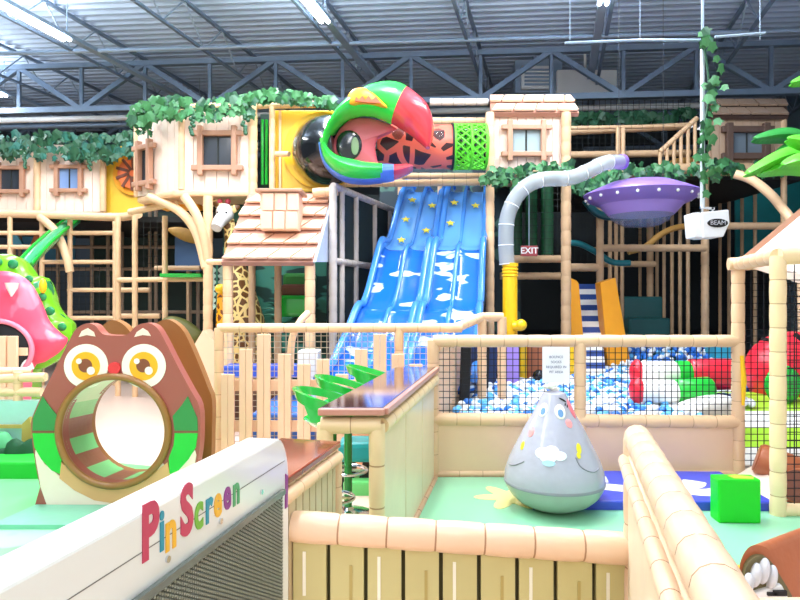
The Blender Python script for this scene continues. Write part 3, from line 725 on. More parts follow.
# dark netted side panels left of slide, with pale poles
t = thing('net_enclosure', 'dark mesh side wall with pale poles left of the slide', 'net wall', (X(350, 7.8), 7.8, 0))
A = Vector((X(333, 7.6), 7.6, 0)); B_ = Vector((X(400, 10), 10.0, 0))
m = MB(); m.bar(A+Vector((0, .08, 1.45)), B_+Vector((0, .08, 1.45)), .03, 2.9); m.build('mesh_panel', SLATE, t)
for s in (0, .1, .28, .55, .8): p = A.lerp(B_, s); post(t, p, p+Vector((0, 0, 2.9)), .04 if s else .05, mat('pale_pole', 'CFC4BC', .5), 'pole')
for z in (1.98, 2.9): m = MB(); m.pad(A+Vector((0, 0, z)), B_+Vector((0, 0, z)), .045); m.build('rail', MATS['pale_pole'], t, smooth=True)
m = MB(); m.pad(P(313, 193, 7.7), P(338, 191, 7.7), .06); m.build('ridge_beam', CREAM, t, smooth=True)

# ------------------------------------------------------------ climbing frames (posts and rails)
def frame(name, label, base, posts, rails, r=.055, m=CREAM, nets=None, netm=NETD, cell=.12, panels=()):
    t = thing(name, label, 'climbing frame', base)
    for (px, y0, y1, d) in posts: post(t, (X(px, d), d, max(0, Z(y0, d))), (X(px, d), d, Z(y1, d)), r, m)
    for (x0, y0, d0, x1, y1, d1) in rails:
        q = MB(); q.pad(P(x0, y0, d0), P(x1, y1, d1), r*.95, .2, 10, seam=False); q.build('rail', m, t, smooth=True)
    if nets:
        for (x0, x1, y0, y1, d) in nets: net(P(x0, y1, d), P(x1, y1, d), P(x1, y0, d), P(x0, y0, d), cell, .006).build('net', netm, t)
    for (x0, x1, y0, y1, d, pm, nm) in panels:
        q = MB(); a = P(x0, y1, d); b = P(x1, y0, d); q.box((a+b)/2, (b.x-a.x, .04, b.z-a.z)); q.build(nm, pm, t)
    return t
W445 = 450
frame('climbing_frame', 'cream pole climbing grid under the far left playhouse', (X(80, 10.9), 10.9, 0),
      [(10, 520, 217, 10.9), (42, 520, 217, 10.9), (70, 520, 217, 10.9), (115, 520, 217, 10.9)],
      [(-20, 233, 10.9, 115, 233, 10.9), (42, 262, 10.9, 115, 262, 10.9), (68, 290, 10.9, 115, 290, 10.9), (68, 318, 10.9, 115, 318, 10.9), (-20, 247, 10.9, 42, 247, 10.9)], .042,
      nets=[(45, 113, 262, 318, 10.95)])
frame('climbing_frame', 'cream pole climbing grid between far left playhouse and curved support', (X(160, 9.6), 9.6, 0),
      [(135, 520, 216, 9.6), (165, 520, 216, 9.6), (118, 520, 216, 9.7)],
      [(118, 280, 9.6, 207, 279, 9.6), (118, 290, 10.2, 150, 290, 10.2), (155, 268, 10.6, 200, 268, 10.6), (118, 316, 9.9, 160, 316, 9.9)], .044,
      nets=[(137, 164, 220, 278, 9.65)])
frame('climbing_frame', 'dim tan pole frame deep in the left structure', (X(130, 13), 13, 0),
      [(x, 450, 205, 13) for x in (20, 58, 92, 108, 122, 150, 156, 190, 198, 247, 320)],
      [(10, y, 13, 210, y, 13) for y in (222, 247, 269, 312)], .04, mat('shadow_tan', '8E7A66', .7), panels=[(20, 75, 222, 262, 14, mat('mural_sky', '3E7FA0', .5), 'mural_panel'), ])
for x0, x1, y0, y1, mm in ((90, 205, 212, 330, DKGREEN), (240, 480, 195, 330, SLATE)):
    q = MB(); a = P(x0, y1, 14.2); b = P(x1, y0, 14.2); q.box((a+b)/2, (b.x-a.x, .04, b.z-a.z)); struct(q, 'wall_inner', mm)
t = thing('lath_panel', 'blue triangle painted panel behind the far left grid', 'painted panel', P(14, 245, 12.2))
m = MB(); m.prism(pxpoly([(8, 245), (14, 231), (23, 245)], 12.2), 12.2, 12.26); m.build('triangle', mat('sky_triangle', '5FB4D8', .5), t)
m = MB(); m.prism(pxpoly([(30, 245), (36, 231), (44, 245)], 12.2), 12.2, 12.26); m.build('triangle', LOGB, t)
m = MB(); [m.bar((X(px, 12.28), 12.28, 0), (X(px, 12.28), 12.28, Z(236, 12.28)), .05) for px in (14, 36)]; m.build('support', CREAMD, t)
t = thing('green_slide', 'narrow glossy green slide behind the watermelon monster', 'slide', P(40, 262, 9.8))
m = MB(); pp = smoothpath([P(80, 216, 11.6), P(60, 232, 10.8), P(40, 250, 10.1), P(24, 268, 9.6)], 6)
m.tube(pp, .1, 12); m.build('bed', mat('pale_green_gloss', '4FB47E', .15, coat=.5), t, smooth=True)
m = MB()
for s in (-.12, .12): m.tube([p+Vector((s, 0, .06)) for p in pp], .03, 8)
m.build('side_rails', GREENB, t, smooth=True)
t = thing('green_step_board', 'green and white platform edge under the curved braces', 'platform', P(186, 276, 9.55))
m = MB(); m.box(P(186, 276, 9.5), (.62, .5, .06)); m.build('board', GREENB, t, bevel=.01)
t = thing('yellow_leaf_panel', 'yellow woven leaf shaped board hanging under the tall playhouse', 'panel', P(190, 244, 10))
m = MB(); m.pillow(pxpoly([(167, 229), (180, 227), (195, 232), (204, 243), (190, 243), (176, 237)], 10, 3), (X(187, 10), Z(236, 10)), 10, .05, .05); m.build('board', ROPE, t, smooth=True)
t = thing('orange_canoe', 'orange curved board tucked up under the playhouse deck', 'panel', P(182, 206, 9))
m = MB(); m.box(P(182, 207, 9.1), (.6, .3, .1)); m.build('board', ORANGE, t, bevel=.04)
t = thing('blue_tarp', 'dusty blue sheet hanging deep in the left structure', 'sheet', P(188, 275, 12.2))
m = MB(); m.box(P(188, 252, 12.2), (.5, .05, .75)); m.build('sheet', mat('dusty_blue', '4A6A94', .6), t)
m = MB(); m.bar((X(188, 12.25), 12.25, 0), (X(188, 12.25), 12.25, Z(240, 12.2)), .05); m.build('pole', CREAMD, t)
t = thing('olive_mat', 'olive green rounded mat behind the owl tunnel', 'mat', P(186, 345, 9.4))
m = MB(); m.pillow(pxpoly([(160, 322), (172, 316), (190, 322), (204, 338), (180, 350), (150, 345)], 9.4, 3), (X(178, 9.4), Z(334, 9.4)), 9.4, .12, .2); m.build('pad', mat('olive', '6A6A34', .5), t, smooth=True)
t = thing('white_table', 'pale plank ramp board right of the owl', 'board', (X(205, 7.2), 7.2, 0))
m = MB(); m.prism([(X(196, 7.2), 0), (X(217, 7.2), 0), (X(217, 7.2), 1.0), (X(203, 7.2), 1.15), (X(190, 7.2), .9)], 7.2, 7.5); m.build('board', PICK, t)

# ------------------------------------------------------------ right dark structure
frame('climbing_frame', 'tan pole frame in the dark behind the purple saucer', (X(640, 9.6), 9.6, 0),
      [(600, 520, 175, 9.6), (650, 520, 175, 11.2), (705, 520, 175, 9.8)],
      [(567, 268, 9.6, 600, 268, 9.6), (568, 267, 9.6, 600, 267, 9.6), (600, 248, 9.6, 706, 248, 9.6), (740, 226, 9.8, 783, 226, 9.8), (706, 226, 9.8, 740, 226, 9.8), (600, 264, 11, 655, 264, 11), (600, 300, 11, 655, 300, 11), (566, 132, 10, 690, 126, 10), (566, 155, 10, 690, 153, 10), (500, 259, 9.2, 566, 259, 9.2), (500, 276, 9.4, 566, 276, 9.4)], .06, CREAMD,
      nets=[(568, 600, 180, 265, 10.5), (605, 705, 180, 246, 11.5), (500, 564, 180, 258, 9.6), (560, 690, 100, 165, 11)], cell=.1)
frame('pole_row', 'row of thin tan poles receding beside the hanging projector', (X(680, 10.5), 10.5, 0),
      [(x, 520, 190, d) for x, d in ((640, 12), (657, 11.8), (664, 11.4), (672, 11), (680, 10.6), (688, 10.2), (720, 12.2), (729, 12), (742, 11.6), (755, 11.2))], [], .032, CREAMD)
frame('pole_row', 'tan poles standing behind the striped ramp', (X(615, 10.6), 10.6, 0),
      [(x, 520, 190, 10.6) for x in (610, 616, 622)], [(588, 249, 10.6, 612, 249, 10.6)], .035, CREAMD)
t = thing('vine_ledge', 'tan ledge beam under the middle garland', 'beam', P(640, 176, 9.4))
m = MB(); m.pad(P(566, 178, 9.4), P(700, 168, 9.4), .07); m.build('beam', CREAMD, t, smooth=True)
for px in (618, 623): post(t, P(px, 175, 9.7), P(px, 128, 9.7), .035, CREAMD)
m = MB(); m.pad(P(566, 128, 9.8), P(685, 126, 9.8), .03); m.build('hand_rail', CREAMD, t, smooth=True)
t = thing('stair_rail', 'slanting tan stair railing left of the dim playhouse', 'railing', P(675, 165, 9.6))
for (a, b) in (((660, 152), (697, 118)), ((660, 166), (697, 166))):
    m = MB(); m.pad(P(a[0], a[1], 9.6), P(b[0], b[1], 9.6), .04); m.build('rail', CREAMD, t, smooth=True)
for k in range(6): x = 660+k*7; post(t, P(x, 166, 9.6), P(x, 152-k*6.5, 9.6), .028, CREAMD, 'baluster')
m = MB(); m.pillow(pxpoly([(670, 164), (674, 159), (690, 157), (698, 160), (694, 166)], 9.9, 3), (X(684, 9.9), Z(162, 9.9)), 9.9, .1, .1); tag(m.build('rope_coil', ROPE, smooth=True), 'golden brown rope bundle lying at the foot of slanting stair railing', 'rope')
frame('backdrop_wall', 'dark backing boards closing the right structure', (X(650, 15), 15, 0), [], [], panels=[(495, 790, 130, 330, 15.2, mat('night_board', '20282C', .6), 'board'), (735, 815, 175, 262, 12.9, TEAL, 'teal_board')])
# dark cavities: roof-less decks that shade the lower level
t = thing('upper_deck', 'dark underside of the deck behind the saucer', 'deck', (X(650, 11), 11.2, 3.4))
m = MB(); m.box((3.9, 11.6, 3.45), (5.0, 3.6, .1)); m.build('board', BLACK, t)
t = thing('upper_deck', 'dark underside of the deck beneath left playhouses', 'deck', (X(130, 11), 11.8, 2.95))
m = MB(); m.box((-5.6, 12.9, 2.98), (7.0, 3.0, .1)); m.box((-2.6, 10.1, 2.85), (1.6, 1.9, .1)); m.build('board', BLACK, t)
# teal steps
t = thing('teal_steps', 'teal padded steps right of the striped ramp', 'steps', (X(650, 10.3), 10.3, 0))
for k in range(3):
    m = MB(); m.box((X(651, 10.3), 10.2+.3*k, .42+.18*k), (.7, .32, .84+.36*k)); m.build('step', mat('deep_teal', '185A5A', .4), t, bevel=.04)
# striped ramp
t = thing('striped_ramp', 'blue and white striped climbing ramp between orange sides', 'ramp', (X(590, 9), 9.0, 0))
ra, rb, rc, rd = P(584, 375, 8.5), P(606, 375, 8.5), P(597, 284, 9.5), P(576, 284, 9.5)
for k in range(16):
    t0, t1 = k/16, (k+1)/16; q = [ra.lerp(rd, t0), rb.lerp(rc, t0), rb.lerp(rc, t1), ra.lerp(rd, t1)]
    m = MB(); m.add(q+[v+Vector((0, .08, -.04)) for v in q], [(0, 1, 2, 3), (7, 6, 5, 4), (0, 4, 5, 1), (1, 5, 6, 2), (2, 6, 7, 3), (3, 7, 4, 0)])
    m.build('stripe', mat('ramp_blue', '2C4C94', .4) if k % 2 else WHITEV, t)
for pts in ([(566, 380), (584, 380), (576, 284), (574, 281), (567, 278)], [(606, 380), (630, 380), (612, 278), (597, 283)]):
    m = MB(); m.prism(pxpoly(pts, 8.9), 8.75, 9.0); m.build('side_wall', ORANGE, t, bevel=.01)
# exit sign
t = thing('exit_sign', 'small red EXIT sign hanging in the dark right of the clear tube', 'sign', P(529, 257, 9.0))
m = MB(); m.box(P(529, 251, 9.0), (.24, .05, .15)); m.build('case', mat('exit_red', 'A8484C', .5), t, bevel=.006)
RXZ = Matrix.Rotation(pi/2, 4, 'X')
text_mb('EXIT', .125, Matrix.Translation(P(529, 251, 9.0)+Vector((0, -.03, 0)))@RXZ, .002, .002).build('lettering', PAPER, t)
m = MB(); m.bar(P(529, 247, 9.02), P(529, 180, 9.02), .012); m.build('hanger', STEEL, t)
# hanging green cylinders behind exit sign
for k, (px, lab) in enumerate(((516, 'dark green hanging foam roller left of the EXIT sign'), (531, 'dark green hanging foam roller above the EXIT sign'), (547, 'dark green hanging foam roller right of the EXIT sign'))):
    m = MB(); m.tube([(X(px, 9.9), 9.9, Z(255, 9.9)), (X(px, 9.9), 9.9, Z(188, 9.9))], .1, 14); tag(m.build('foam_roller', mat('roller_green', '1F5A38', .4), smooth=True), lab, 'foam roller', 'hanging rollers')
# clear ball tube and yellow column
t = thing('ball_tube', 'clear ribbed tube bending up from the yellow column', 'tube', P(508, 262, 7.6))
pp = smoothpath([P(507, 264, 7.6), P(506, 240, 7.6), P(508, 215, 7.6), P(520, 192, 7.6), P(540, 180, 7.6), P(570, 178, 7.7), P(590, 170, 7.8), P(605, 163, 7.9), P(622, 162, 8.1)], 5)
m = MB(); m.tube(pp, .095, 18, cap=False); m.build('clear_wall', CLEARG, t, smooth=True)
for i in range(0, len(pp), 4):
    m = MB()
    d_ = (pp[min(i+1, len(pp)-1)]-pp[max(i-1, 0)]).normalized(); m.tube([pp[i]-d_*.006, pp[i]+d_*.006], .098, 18)
    m.build('ring', mat('pale_ring', 'E8ECEC', .4), t, smooth=True)
m = MB(); m.tube([pp[-2], pp[-1]+(pp[-1]-pp[-2])*.3], .1, 16); m.build('end_collar', PURPLE, t, smooth=True)
t = thing('yellow_column', 'bright yellow blower column in the ball pit', 'column', (X(510, 7.6), 7.6, 0))
m = MB(); m.lathe([(.09, 0)]+[(q_, Z(264, 7.6)-.16+.01*i_) for i_, q_ in enumerate((.09, .1, .1, .09, .09, .1, .1, .09, .09, .1, .1, .09, .09, .1, .1, .1, .1, .1))], (X(510, 7.6), 7.6, 0), 22); m.build('shaft', YELB, t, smooth=True)
m = MB(); m.tube([P(514, 326, 7.5), P(521, 326, 7.45)], .06, 12); m.ball(P(521, 325, 7.45), .07); m.build('spout', YELB, t, smooth=True)
# saucer
D = 8.4; c = P(641, 196, D)
t = thing('flying_saucer', 'purple flying saucer with small round lights hanging over the pit', 'flying saucer', c)
M0 = None
m = MB(); m.lathe([(.02, .22), (.4, .18), (.62, .09), (.745, .03), (.755, .015), (.68, -.06), (.58, -.11), (.53, -.13)], c, 40); m.build('hull', PURPLE, t, smooth=True)
m = MB(); m.lathe([(.55, -.12), (.5, -.17), (.45, -.23), (.42, -.26)], c, 36); m.build('lower_ring', PURPL, t, smooth=True)
m = MB(); m.lathe([(.42, -.25), (.36, -.34), (.22, -.41), (.02, -.43)], c, 32); m.build('glass_dome', CLEARD, t, smooth=True)
for k in range(18):
    a = 2*pi*k/18+.1; m = MB(); m.ball(c+Vector((.715*cos(a), .715*sin(a), -.04)), .022, 10, 6); m.build('light_stud', WHITE, t, smooth=True)
m = MB(); [m.bar(c+Vector((x, 0, .2)), c+Vector((x, 0, CZ-c.z)), .005) for x in (-.3, .3)]; m.build('cable', mat('dark_cable', '30363C', .6), t)
# wavy hoses
m = MB(); m.tube(smoothpath([P(568, 243, 10), P(580, 244, 10), P(596, 252, 10), P(612, 262, 10), P(630, 263, 10)], 6), .05, 10); tag(m.build('wavy_hose', TEALTUBE, smooth=True), 'teal wavy hose above the striped ramp', 'hose')
m = MB(); m.tube(smoothpath([P(585, 200, 9.5), P(597, 213, 9.5), P(612, 217, 9.5), P(632, 216, 9.5)], 6), .06, 10); tag(m.build('wavy_hose', mat('dark_teal_hose', '17505A', .3), smooth=True), 'dark teal hose sagging under the left of saucer', 'hose')
m = MB(); m.tube(smoothpath([P(628, 252, 10), P(645, 247, 10), P(660, 235, 10), P(675, 228, 10), P(695, 225, 10)], 6), .05, 10); tag(m.build('wavy_hose', ROPE, smooth=True), 'golden brown wavy hose rising left of the projector', 'hose')

# hanging projector with vine covered pole
D = 6.0
t = thing('hanging_projector', 'white boxy projector hanging from a ceiling pole', 'projector', P(709, 238, D))
m = MB(); fr = [(.03, .0), (.30, .03), (.32, -.09), (.25, -.245), (.045, -.25), (.0, -.25+.0)]
c = P(692, 213, D)
front = [(.07, .0), (.325, .025), (.335, -.10), (.275, -.235), (.085, -.245)]
m.prism([(c.x+x, c.z+z) for x, z in front], D-.06, D+.18)
m.prism([(c.x+x, c.z+z) for x, z in ((.0, -.0), (.072, .005), (.087, -.24), (.02, -.235))], D-.02, D+.18); m.build('housing', mat('projector_white', 'E4E6E8', .4, bump=0), t, bevel=.008)
m = MB(); lc = Vector((c.x+.215, D-.065, c.z-.105)); m.ball(lc, .1, 24, sc=(1, .08, .42)); bd = m.build('badge', BLACK, t, smooth=True)
text_mb('BEAM', .06, Matrix.Translation(lc+Vector((0, -.01, 0)))@RXZ, .001, .0).build('lettering', mat('badge_grey', 'B8BAC4', .4), bd)
m = MB(); m.bar((c.x+.12, D+.05, c.z+.0), (c.x+.12, D+.05, c.z+.08), .02); m.bar((c.x+.22, D+.05, c.z+.0), (c.x+.22, D+.05, c.z+.06), .02); m.bar((c.x+.1, D+.05, c.z+.06), (c.x+.24, D+.05, c.z+.05), .02); m.build('bracket', CHROME, t)
px_ = X(705, D); m = MB(); m.tube([(px_, D+.05, c.z+.05), (px_, D+.05, Z(38, D))], .022, 12); m.build('pole', mat('pale_pole_metal', 'D4DCE4', .3, metal=.3), t, smooth=True)
m = MB(); m.tube([P(565, 43, D), P(640, 40, D), (px_, D+.05, Z(38, D))], .014, 8); m.tube([P(715, 37, D), P(765, 33, D)], .014, 8)
for q in (570, 640, 760): m.bar(P(q, 40, D), P(q, 40, D)+Vector((0, 0, CZ-Z(40, D))), .006)
m.bar((px_, D+.05, Z(38, D)), (px_, D+.05, CZ), .02); m.build('ceiling_bar', STEEL, t)
garland([Vector((px_-.02, D, Z(40, D))), Vector((px_+.04, D, Z(90, D))), Vector((px_-.02, D, Z(140, D))), Vector((px_, D, Z(195, D)))], 'ivy vine twisting down the projector pole', 55, .13, .05)
# garlands
garland([P(137, 116, 8.2), P(165, 108, 8.2), P(210, 109, 8.1), P(250, 105, 8.1)], 'green ivy garland along the top of the tall playhouse', 170, .17, .1, drop=.06)
garland([P(252, 102, 8.1), P(275, 98, 8.1), P(300, 101, 8.2), P(335, 106, 8.3)], 'ivy garland over the big yellow panel', 110, .16, .06)
garland([P(140, 112, 8.6), P(147, 125, 8.4), P(148, 138, 8.3)], 'short yellowish ivy strand hanging on the slanted bay', 22, .12, .05)
garland([P(-30, 142, 10.8), P(20, 143, 10.8), P(60, 144, 10.8), P(100, 146, 10.8), P(138, 142, 10.6)], 'dark ivy garland over the far left playhouse', 290, .2, .15, (LEAFD, mat('deep_teal_leaf', '2F6E60', .5, var=.3)), drop=.12)
garland([P(484, 177, 8.3), P(510, 179, 8.3), P(535, 173, 8.3), P(568, 170, 8.3)], 'ivy garland under the shingled center house', 110, .15, .09)
garland([P(568, 185, 8.9), P(590, 190, 9.0), P(600, 183, 9.1), P(640, 172, 9.1), P(690, 176, 9.1)], 'ivy garland draped behind the saucer', 150, .18, .1)
garland([P(573, 122, 11), P(610, 120, 11), P(650, 119, 11), P(690, 116, 11)], 'dark ivy garland above the right walkway', 130, .2, .09, (LEAFD, LEAFD))
garland([P(690, 172, 9.3), P(715, 168, 9.3), P(740, 172, 9.3), P(780, 170, 9.3)], 'ivy garland along the deck of the dim playhouse', 70, .17, .09)
def grapes(px, py, d, lab):
    m = MB()
    for k in range(9): m.ball(P(px, py, d)+Vector((random.uniform(-.05, .05)*(1-k/12), -.05, -.028*k)), .028, 8, 6)
    tag(m.build('hanging_cluster', LEAFD, smooth=True), lab, 'leaf cluster', 'dark clusters hanging from the garlands')
for a in ((193, 118, 8.0), (246, 117, 8.0)): grapes(*a, 'dark green cluster hanging from garland on the tall playhouse')
for a in ((27, 155, 10.5), (91, 157, 10.5)): grapes(*a, 'dark green cluster hanging over the far left playhouse')
# palm at right
t = thing('palm_plant', 'broad bright green palm leaves reaching in from the right edge', 'artificial palm', (4.35, 6.2, 0))
def blade(a, b, c_, w, mm):
    pp = smoothpath([a, b, c_], 8); m = MB(); n = len(pp); vs = []
    for i, p in enumerate(pp):
        s = w*sin(pi*min(1, (i/(n-1))*.93+.06))**.7; vs += [p+Vector((0, -.01, s)), p+Vector((0, -.06, 0)), p+Vector((0, .02, -s))]
    m.add(vs, [(i*3+k, i*3+k+1, i*3+k+4, i*3+k+3) for i in range(n-1) for k in (0, 1)])
    o = m.build('leaf', mm, t, smooth=True, fix=False); s = o.modifiers.new('s', 'SOLIDIFY'); s.thickness = .012
D = 6.0
blade(P(830, 150, D), P(790, 136, D), P(752, 140, D), .07, PALMD); blade(P(836, 158, D), P(800, 146, D), P(775, 153, D), .06, PALMD)
blade(P(835, 160, D), P(790, 155, D-.2), P(744, 175, D-.3), .075, PALML); blade(P(835, 175, D), P(790, 168, D-.2), P(758, 174, D-.2), .06, PALML)
blade(P(850, 175, D), P(815, 148, D-.3), P(786, 140, D-.3), .075, PALML); blade(P(850, 185, D), P(810, 162, D-.4), P(780, 166, D-.4), .075, PALML)
blade(P(850, 150, D), P(820, 85, D), P(790, 84, D), .06, PALML)
m = MB(); m.tube([(4.35, 6.2, 0), (4.3, 6.1, Z(170, 6))], [.12, .07], 12); m.build('trunk', LOGB, t, smooth=True)
m = MB(); m.tube(smoothpath([P(735, 174, 8.6), P(752, 180, 8.5), P(770, 194, 8.4), P(782, 208, 8.4), P(792, 222, 8.3), P(800, 250, 8.2), P(803, 320, 8.2), P(803, 413, 8.2)], 6), .062, 14); tag(m.build('curved_brace', CREAM, smooth=True), 'cream curved brace arching down below the palm leaves', 'padded beam')

# ------------------------------------------------------------ pit fence (d = 5.2)
D = 5.2
t = thing('pit_fence', 'cream padded fence with black net in front of the ball pit', 'fence', (X(580, D), D, 0))
zr = Z(340, D); zl = Z(417, D)
for nm, a, b, r in (('top_rail', P(433, 341, D), P(738, 341, D), .052), ('middle_rail', P(433, 419, D), P(738, 422, D), .055), ('bottom_rail', P(436, 474, D), P(738, 474, D), .035)):
    m = MB(); m.pad(a, b, r, .2); m.build(nm, CREAM, t, smooth=True)
for px in (433, 580): m = MB(); m.pad((X(px, D), D-.0, 0.02), (X(px, D), D, zr), .05, .2); m.build('post', CREAM, t, smooth=True)
m = MB(); m.box((X(507, D), D+.01, (Z(472, D)+Z(422, D))/2), (X(576, D)-X(438, D), .05, Z(422, D)-Z(472, D))); m.box((X(658, D), D+.01, (Z(472, D)+Z(424, D))/2), (X(733, D)-X(585, D), .05, Z(422, D)-Z(472, D))); m.build('panel', PINKP, t)
net((X(437, D), D, zl), (X(576, D), D, zl), (X(576, D), D, zr), (X(437, D), D, zr), .052, .0055).build('net', NETB, t)
net((X(584, D), D, zl), (X(734, D), D, zl), (X(734, D), D, zr), (X(584, D), D, zr), .052, .0055).build('net', NETB, t)
# sign
t = thing('notice_sign', 'white paper notice tied to the pit fence above the teardrop bag', 'sign', P(556, 383, D-.05))
m = MB(); m.box(P(556, 365, D-.075), (.225, .008, .30)); m.build('sheet', PAPER, t)
for i, s in enumerate(('BOUNCE', 'SOCKS', 'REQUIRED IN', 'PIT AREA')):
    text_mb(s, .028, Matrix.Translation(P(556, 357+5*i, D-.075)+Vector((0, -.006, 0)))@RXZ, .0006).build('lettering', INK, t)
# yellow hose on post 738
t = thing('corner_frame', 'cream padded post frame with net at the right of the pit', 'padded frame', (X(738, D), D, 0))
Dn = 4.25; c38 = Vector((X(738, D), D, 0)); c77 = Vector((X(778, Dn), Dn, 0)); zt = Z(264, D)
for p, r in ((c38, .052), (c77, .052)): m = MB(); m.pad(p, p+Vector((0, 0, zt)), r, .17); m.build('post', CREAM if p is c38 else YCREAM, t, smooth=True)
m = MB(); m.pad(c38+Vector((-.08, 0, zt)), Vector((3.8, D-.2, zt)), .055, .17); m.build('top_rail', CREAM, t, smooth=True)
m = MB(); m.pad(c38+Vector((0, 0, zt)), c77+Vector((0, 0, zt)), .055, .17); m.build('side_rail', CREAM, t, smooth=True)
m = MB(); m.pad(c77+Vector((0, 0, zt)), c77+Vector((1.5, 0, zt)), .06, .17); m.build('front_rail', YCREAM, t, smooth=True)
m = MB(); m.pad(c77+Vector((0, 0, .06)), c77+Vector((1.5, 0, .06)), .045, .17); m.build('bottom_rail', YCREAM, t, smooth=True)
net(c38+Vector((0, 0, .1)), c38+Vector((1.2, 0, .1)), c38+Vector((1.2, 0, zt)), c38+Vector((0, 0, zt)), .055, .0055).build('net', NETB, t)
m = MB(); m.pad(c38+Vector((1.25, 0, 0)), c38+Vector((1.25, 0, zt)), .05, .17); m.build('post', CREAM, t, smooth=True)
net(c77+Vector((0, 0, .1)), c77+Vector((1.4, 0, .1)), c77+Vector((1.4, 0, zt)), c77+Vector((0, 0, zt)), .055, .0055).build('net', NETB, t)
m = MB(); m.tube([c38+Vector((.0, -.06, Z(355, D))), c38+Vector((.01, -.07, Z(380, D))), c38+Vector((.01, -.06, Z(404, D)))], [.015, .022, .012], 10); m.build('yellow_strap', YELB, t, smooth=True)
# roof over it
t = thing('hut_roof', 'pale sloping roof rising to the right edge above the corner frame', 'roof', Vector((3.4, 4.9, zt)))
a, b = Vector((X(746, D), D, zt+.05)), P(800, 213, 5.0); b2 = b+(b-a)*.5
nr = Vector((0, -.65, -.15))
m = MB(); m.add([a, b2, b2+nr, a+nr*1.2]+[v+Vector((.0, 0, -.07)) for v in (a, b2, b2+nr, a+nr*1.2)], [(0, 1, 2, 3), (7, 6, 5, 4), (0, 4, 5, 1), (1, 5, 6, 2), (2, 6, 7, 3), (3, 7, 4, 0)]); m.build('panel', mat('roof_cream', 'FAE6D6', .4), t)
m = MB(); m.pad(a+nr*1.2+Vector((.02, -.03, -.03)), b2+nr+Vector((0, -.03, -.03)), .045); m.build('edge_roll', CREAM, t, smooth=True)
m = MB(); m.bar(a, b2, .06, .05); m.build('ridge_trim', WFRAME, t)

# ------------------------------------------------------------ ball pit
def ph(x, y):
    return .47+.42*math.exp(-((x-3.95)**2/.8+(y-9.3)**2/.5))+.02*sin(3*x)*cos(4*y)
def inpit(x, y):
    if y < 5.3 or y > 9.6: return False
    if x < .42+(y-5.3)*.30: return False
    if y < 5.95 and x > 2.62: return False
    if y < 6.75 and x > 3.45: return False
    if abs(x-X(510, 7.6)) < .15 and abs(y-7.6) < .15: return False
    if x < 2.75+.15*(y-8) and y > 8.0: return False
    if x > 3.0+(y-5.3)*.9+.3: return False
    return True
spots = []
y = 5.33; row = 0
while y < 9.6:
    x = .35+(row % 2)*.04
    while x < 6.6:
        if inpit(x, y) and not (.8 < x < 1.6 and 7.3 < y < 7.5 and x < X(521, 7.4)): spots.append((x+random.uniform(-.02, .02), y+random.uniform(-.02, .02)))
        x += .08
    y += .066; row += 1
BW = mat('ball_white', 'F2F6FA', .35, var=.02, bump=0); BL = mat('ball_light_blue', '5FB6EE', .3, bump=0); BD = mat('ball_deep_blue', '2A78D6', .3, bump=0)
bm_ = []
for nm, mm in (('white', BW), ('light_blue', BL), ('deep_blue', BD)):
    q = MB(); q.ball((0, 0, 0), .04, 12, 8); me_o = q.build('pit_ball', mm, origin=(0, 0, 0), smooth=True); bm_.append(me_o)
used = [False]*3; random.shuffle(spots)
near = sorted(spots, key=lambda s: s[1])[:300]; ns = set(near)
cl = ['white', 'light blue', 'deep blue']
for (x, y) in near:
    k = random.choices((0, 1, 2), (.6, .25, .15))[0]
    o = bm_[k] if not used[k] else bm_[k].copy()
    if used[k]: col.objects.link(o)
    used[k] = True
    o.location = (x, y, ph(x, y)+random.uniform(0, .05)); tag(o, cl[k]+' plastic ball in the front of the ball pit behind the net', 'ball', 'plastic balls in the ball pit')
m = MB()
bb = MB().ball((0, 0, 0), .04, 8, 5)
bv = [tuple(v) for v in bb.v]
for (x, y) in spots:
    if (x, y) in ns: continue
    z = ph(x, y)+random.uniform(0, .05); deep = math.exp(-((x-3.95)**2/.8+(y-9.3)**2/.5)) > .25
    k = random.choices((0, 1, 2), (.35, .1, .55) if deep else (.6, .25, .15))[0]
    m.add([(v[0]+x, v[1]+y, v[2]+z) for v in bv], bb.f, k)
tag(m.build('pit_balls', [BW, BL, BD], smooth=True, fix=False), 'mass of blue and white plastic balls filling the back of the pit', 'balls', kind='stuff')
# bed under the balls
m = MB()
pts = [(.36, 5.28), (2.62, 5.28), (2.62, 5.95), (3.45, 5.95), (3.45, 6.75), (4.7, 6.75), (6.9, 9.7), (1.75, 9.7)]
m.prism(pts, 0, .42, fn=lambda x, y, z: (x, y, z)); tag(m.build('ball_pit', mat('pit_blue', '7FA8D0', .6)), 'pale blue padded base under the balls', 'pit base')
# left pit side wall with leaning navy pads
t = thing('pit_side_wall', 'peach padded low wall on the left of the ball pit', 'wall pad', (.6, 6.6, 0))
m = MB(); m.bar((.3, 5.32, .55), (.66, 6.5, .55), .08, 1.1); m.build('pad', PINKP, t, bevel=.02)
m = MB(); m.pad((.3, 5.32, 1.08), (.66, 6.5, 1.08), .05); m.build('cap_roll', CREAM, t, smooth=True)
for k in range(5):
    q = k/5; c = Vector((.62+.15*k, 6.0+.42*k, -.1)); m = MB(); m.bar(c+Vector((0, 0, .55)), c+Vector((.02, 0, 1.15)), .1, .06)
    tag(m.build('foam_strip', NAVY if k % 2 else BLACK, bevel=.015), ('navy' if k % 2 else 'black')+' upright foam strip on the left pit wall, number of its row hidden by net' if False else ('navy' if k % 2 else 'black')+' upright foam strip standing on the left side of ball pit', 'foam pad', 'foam strips beside the pit')
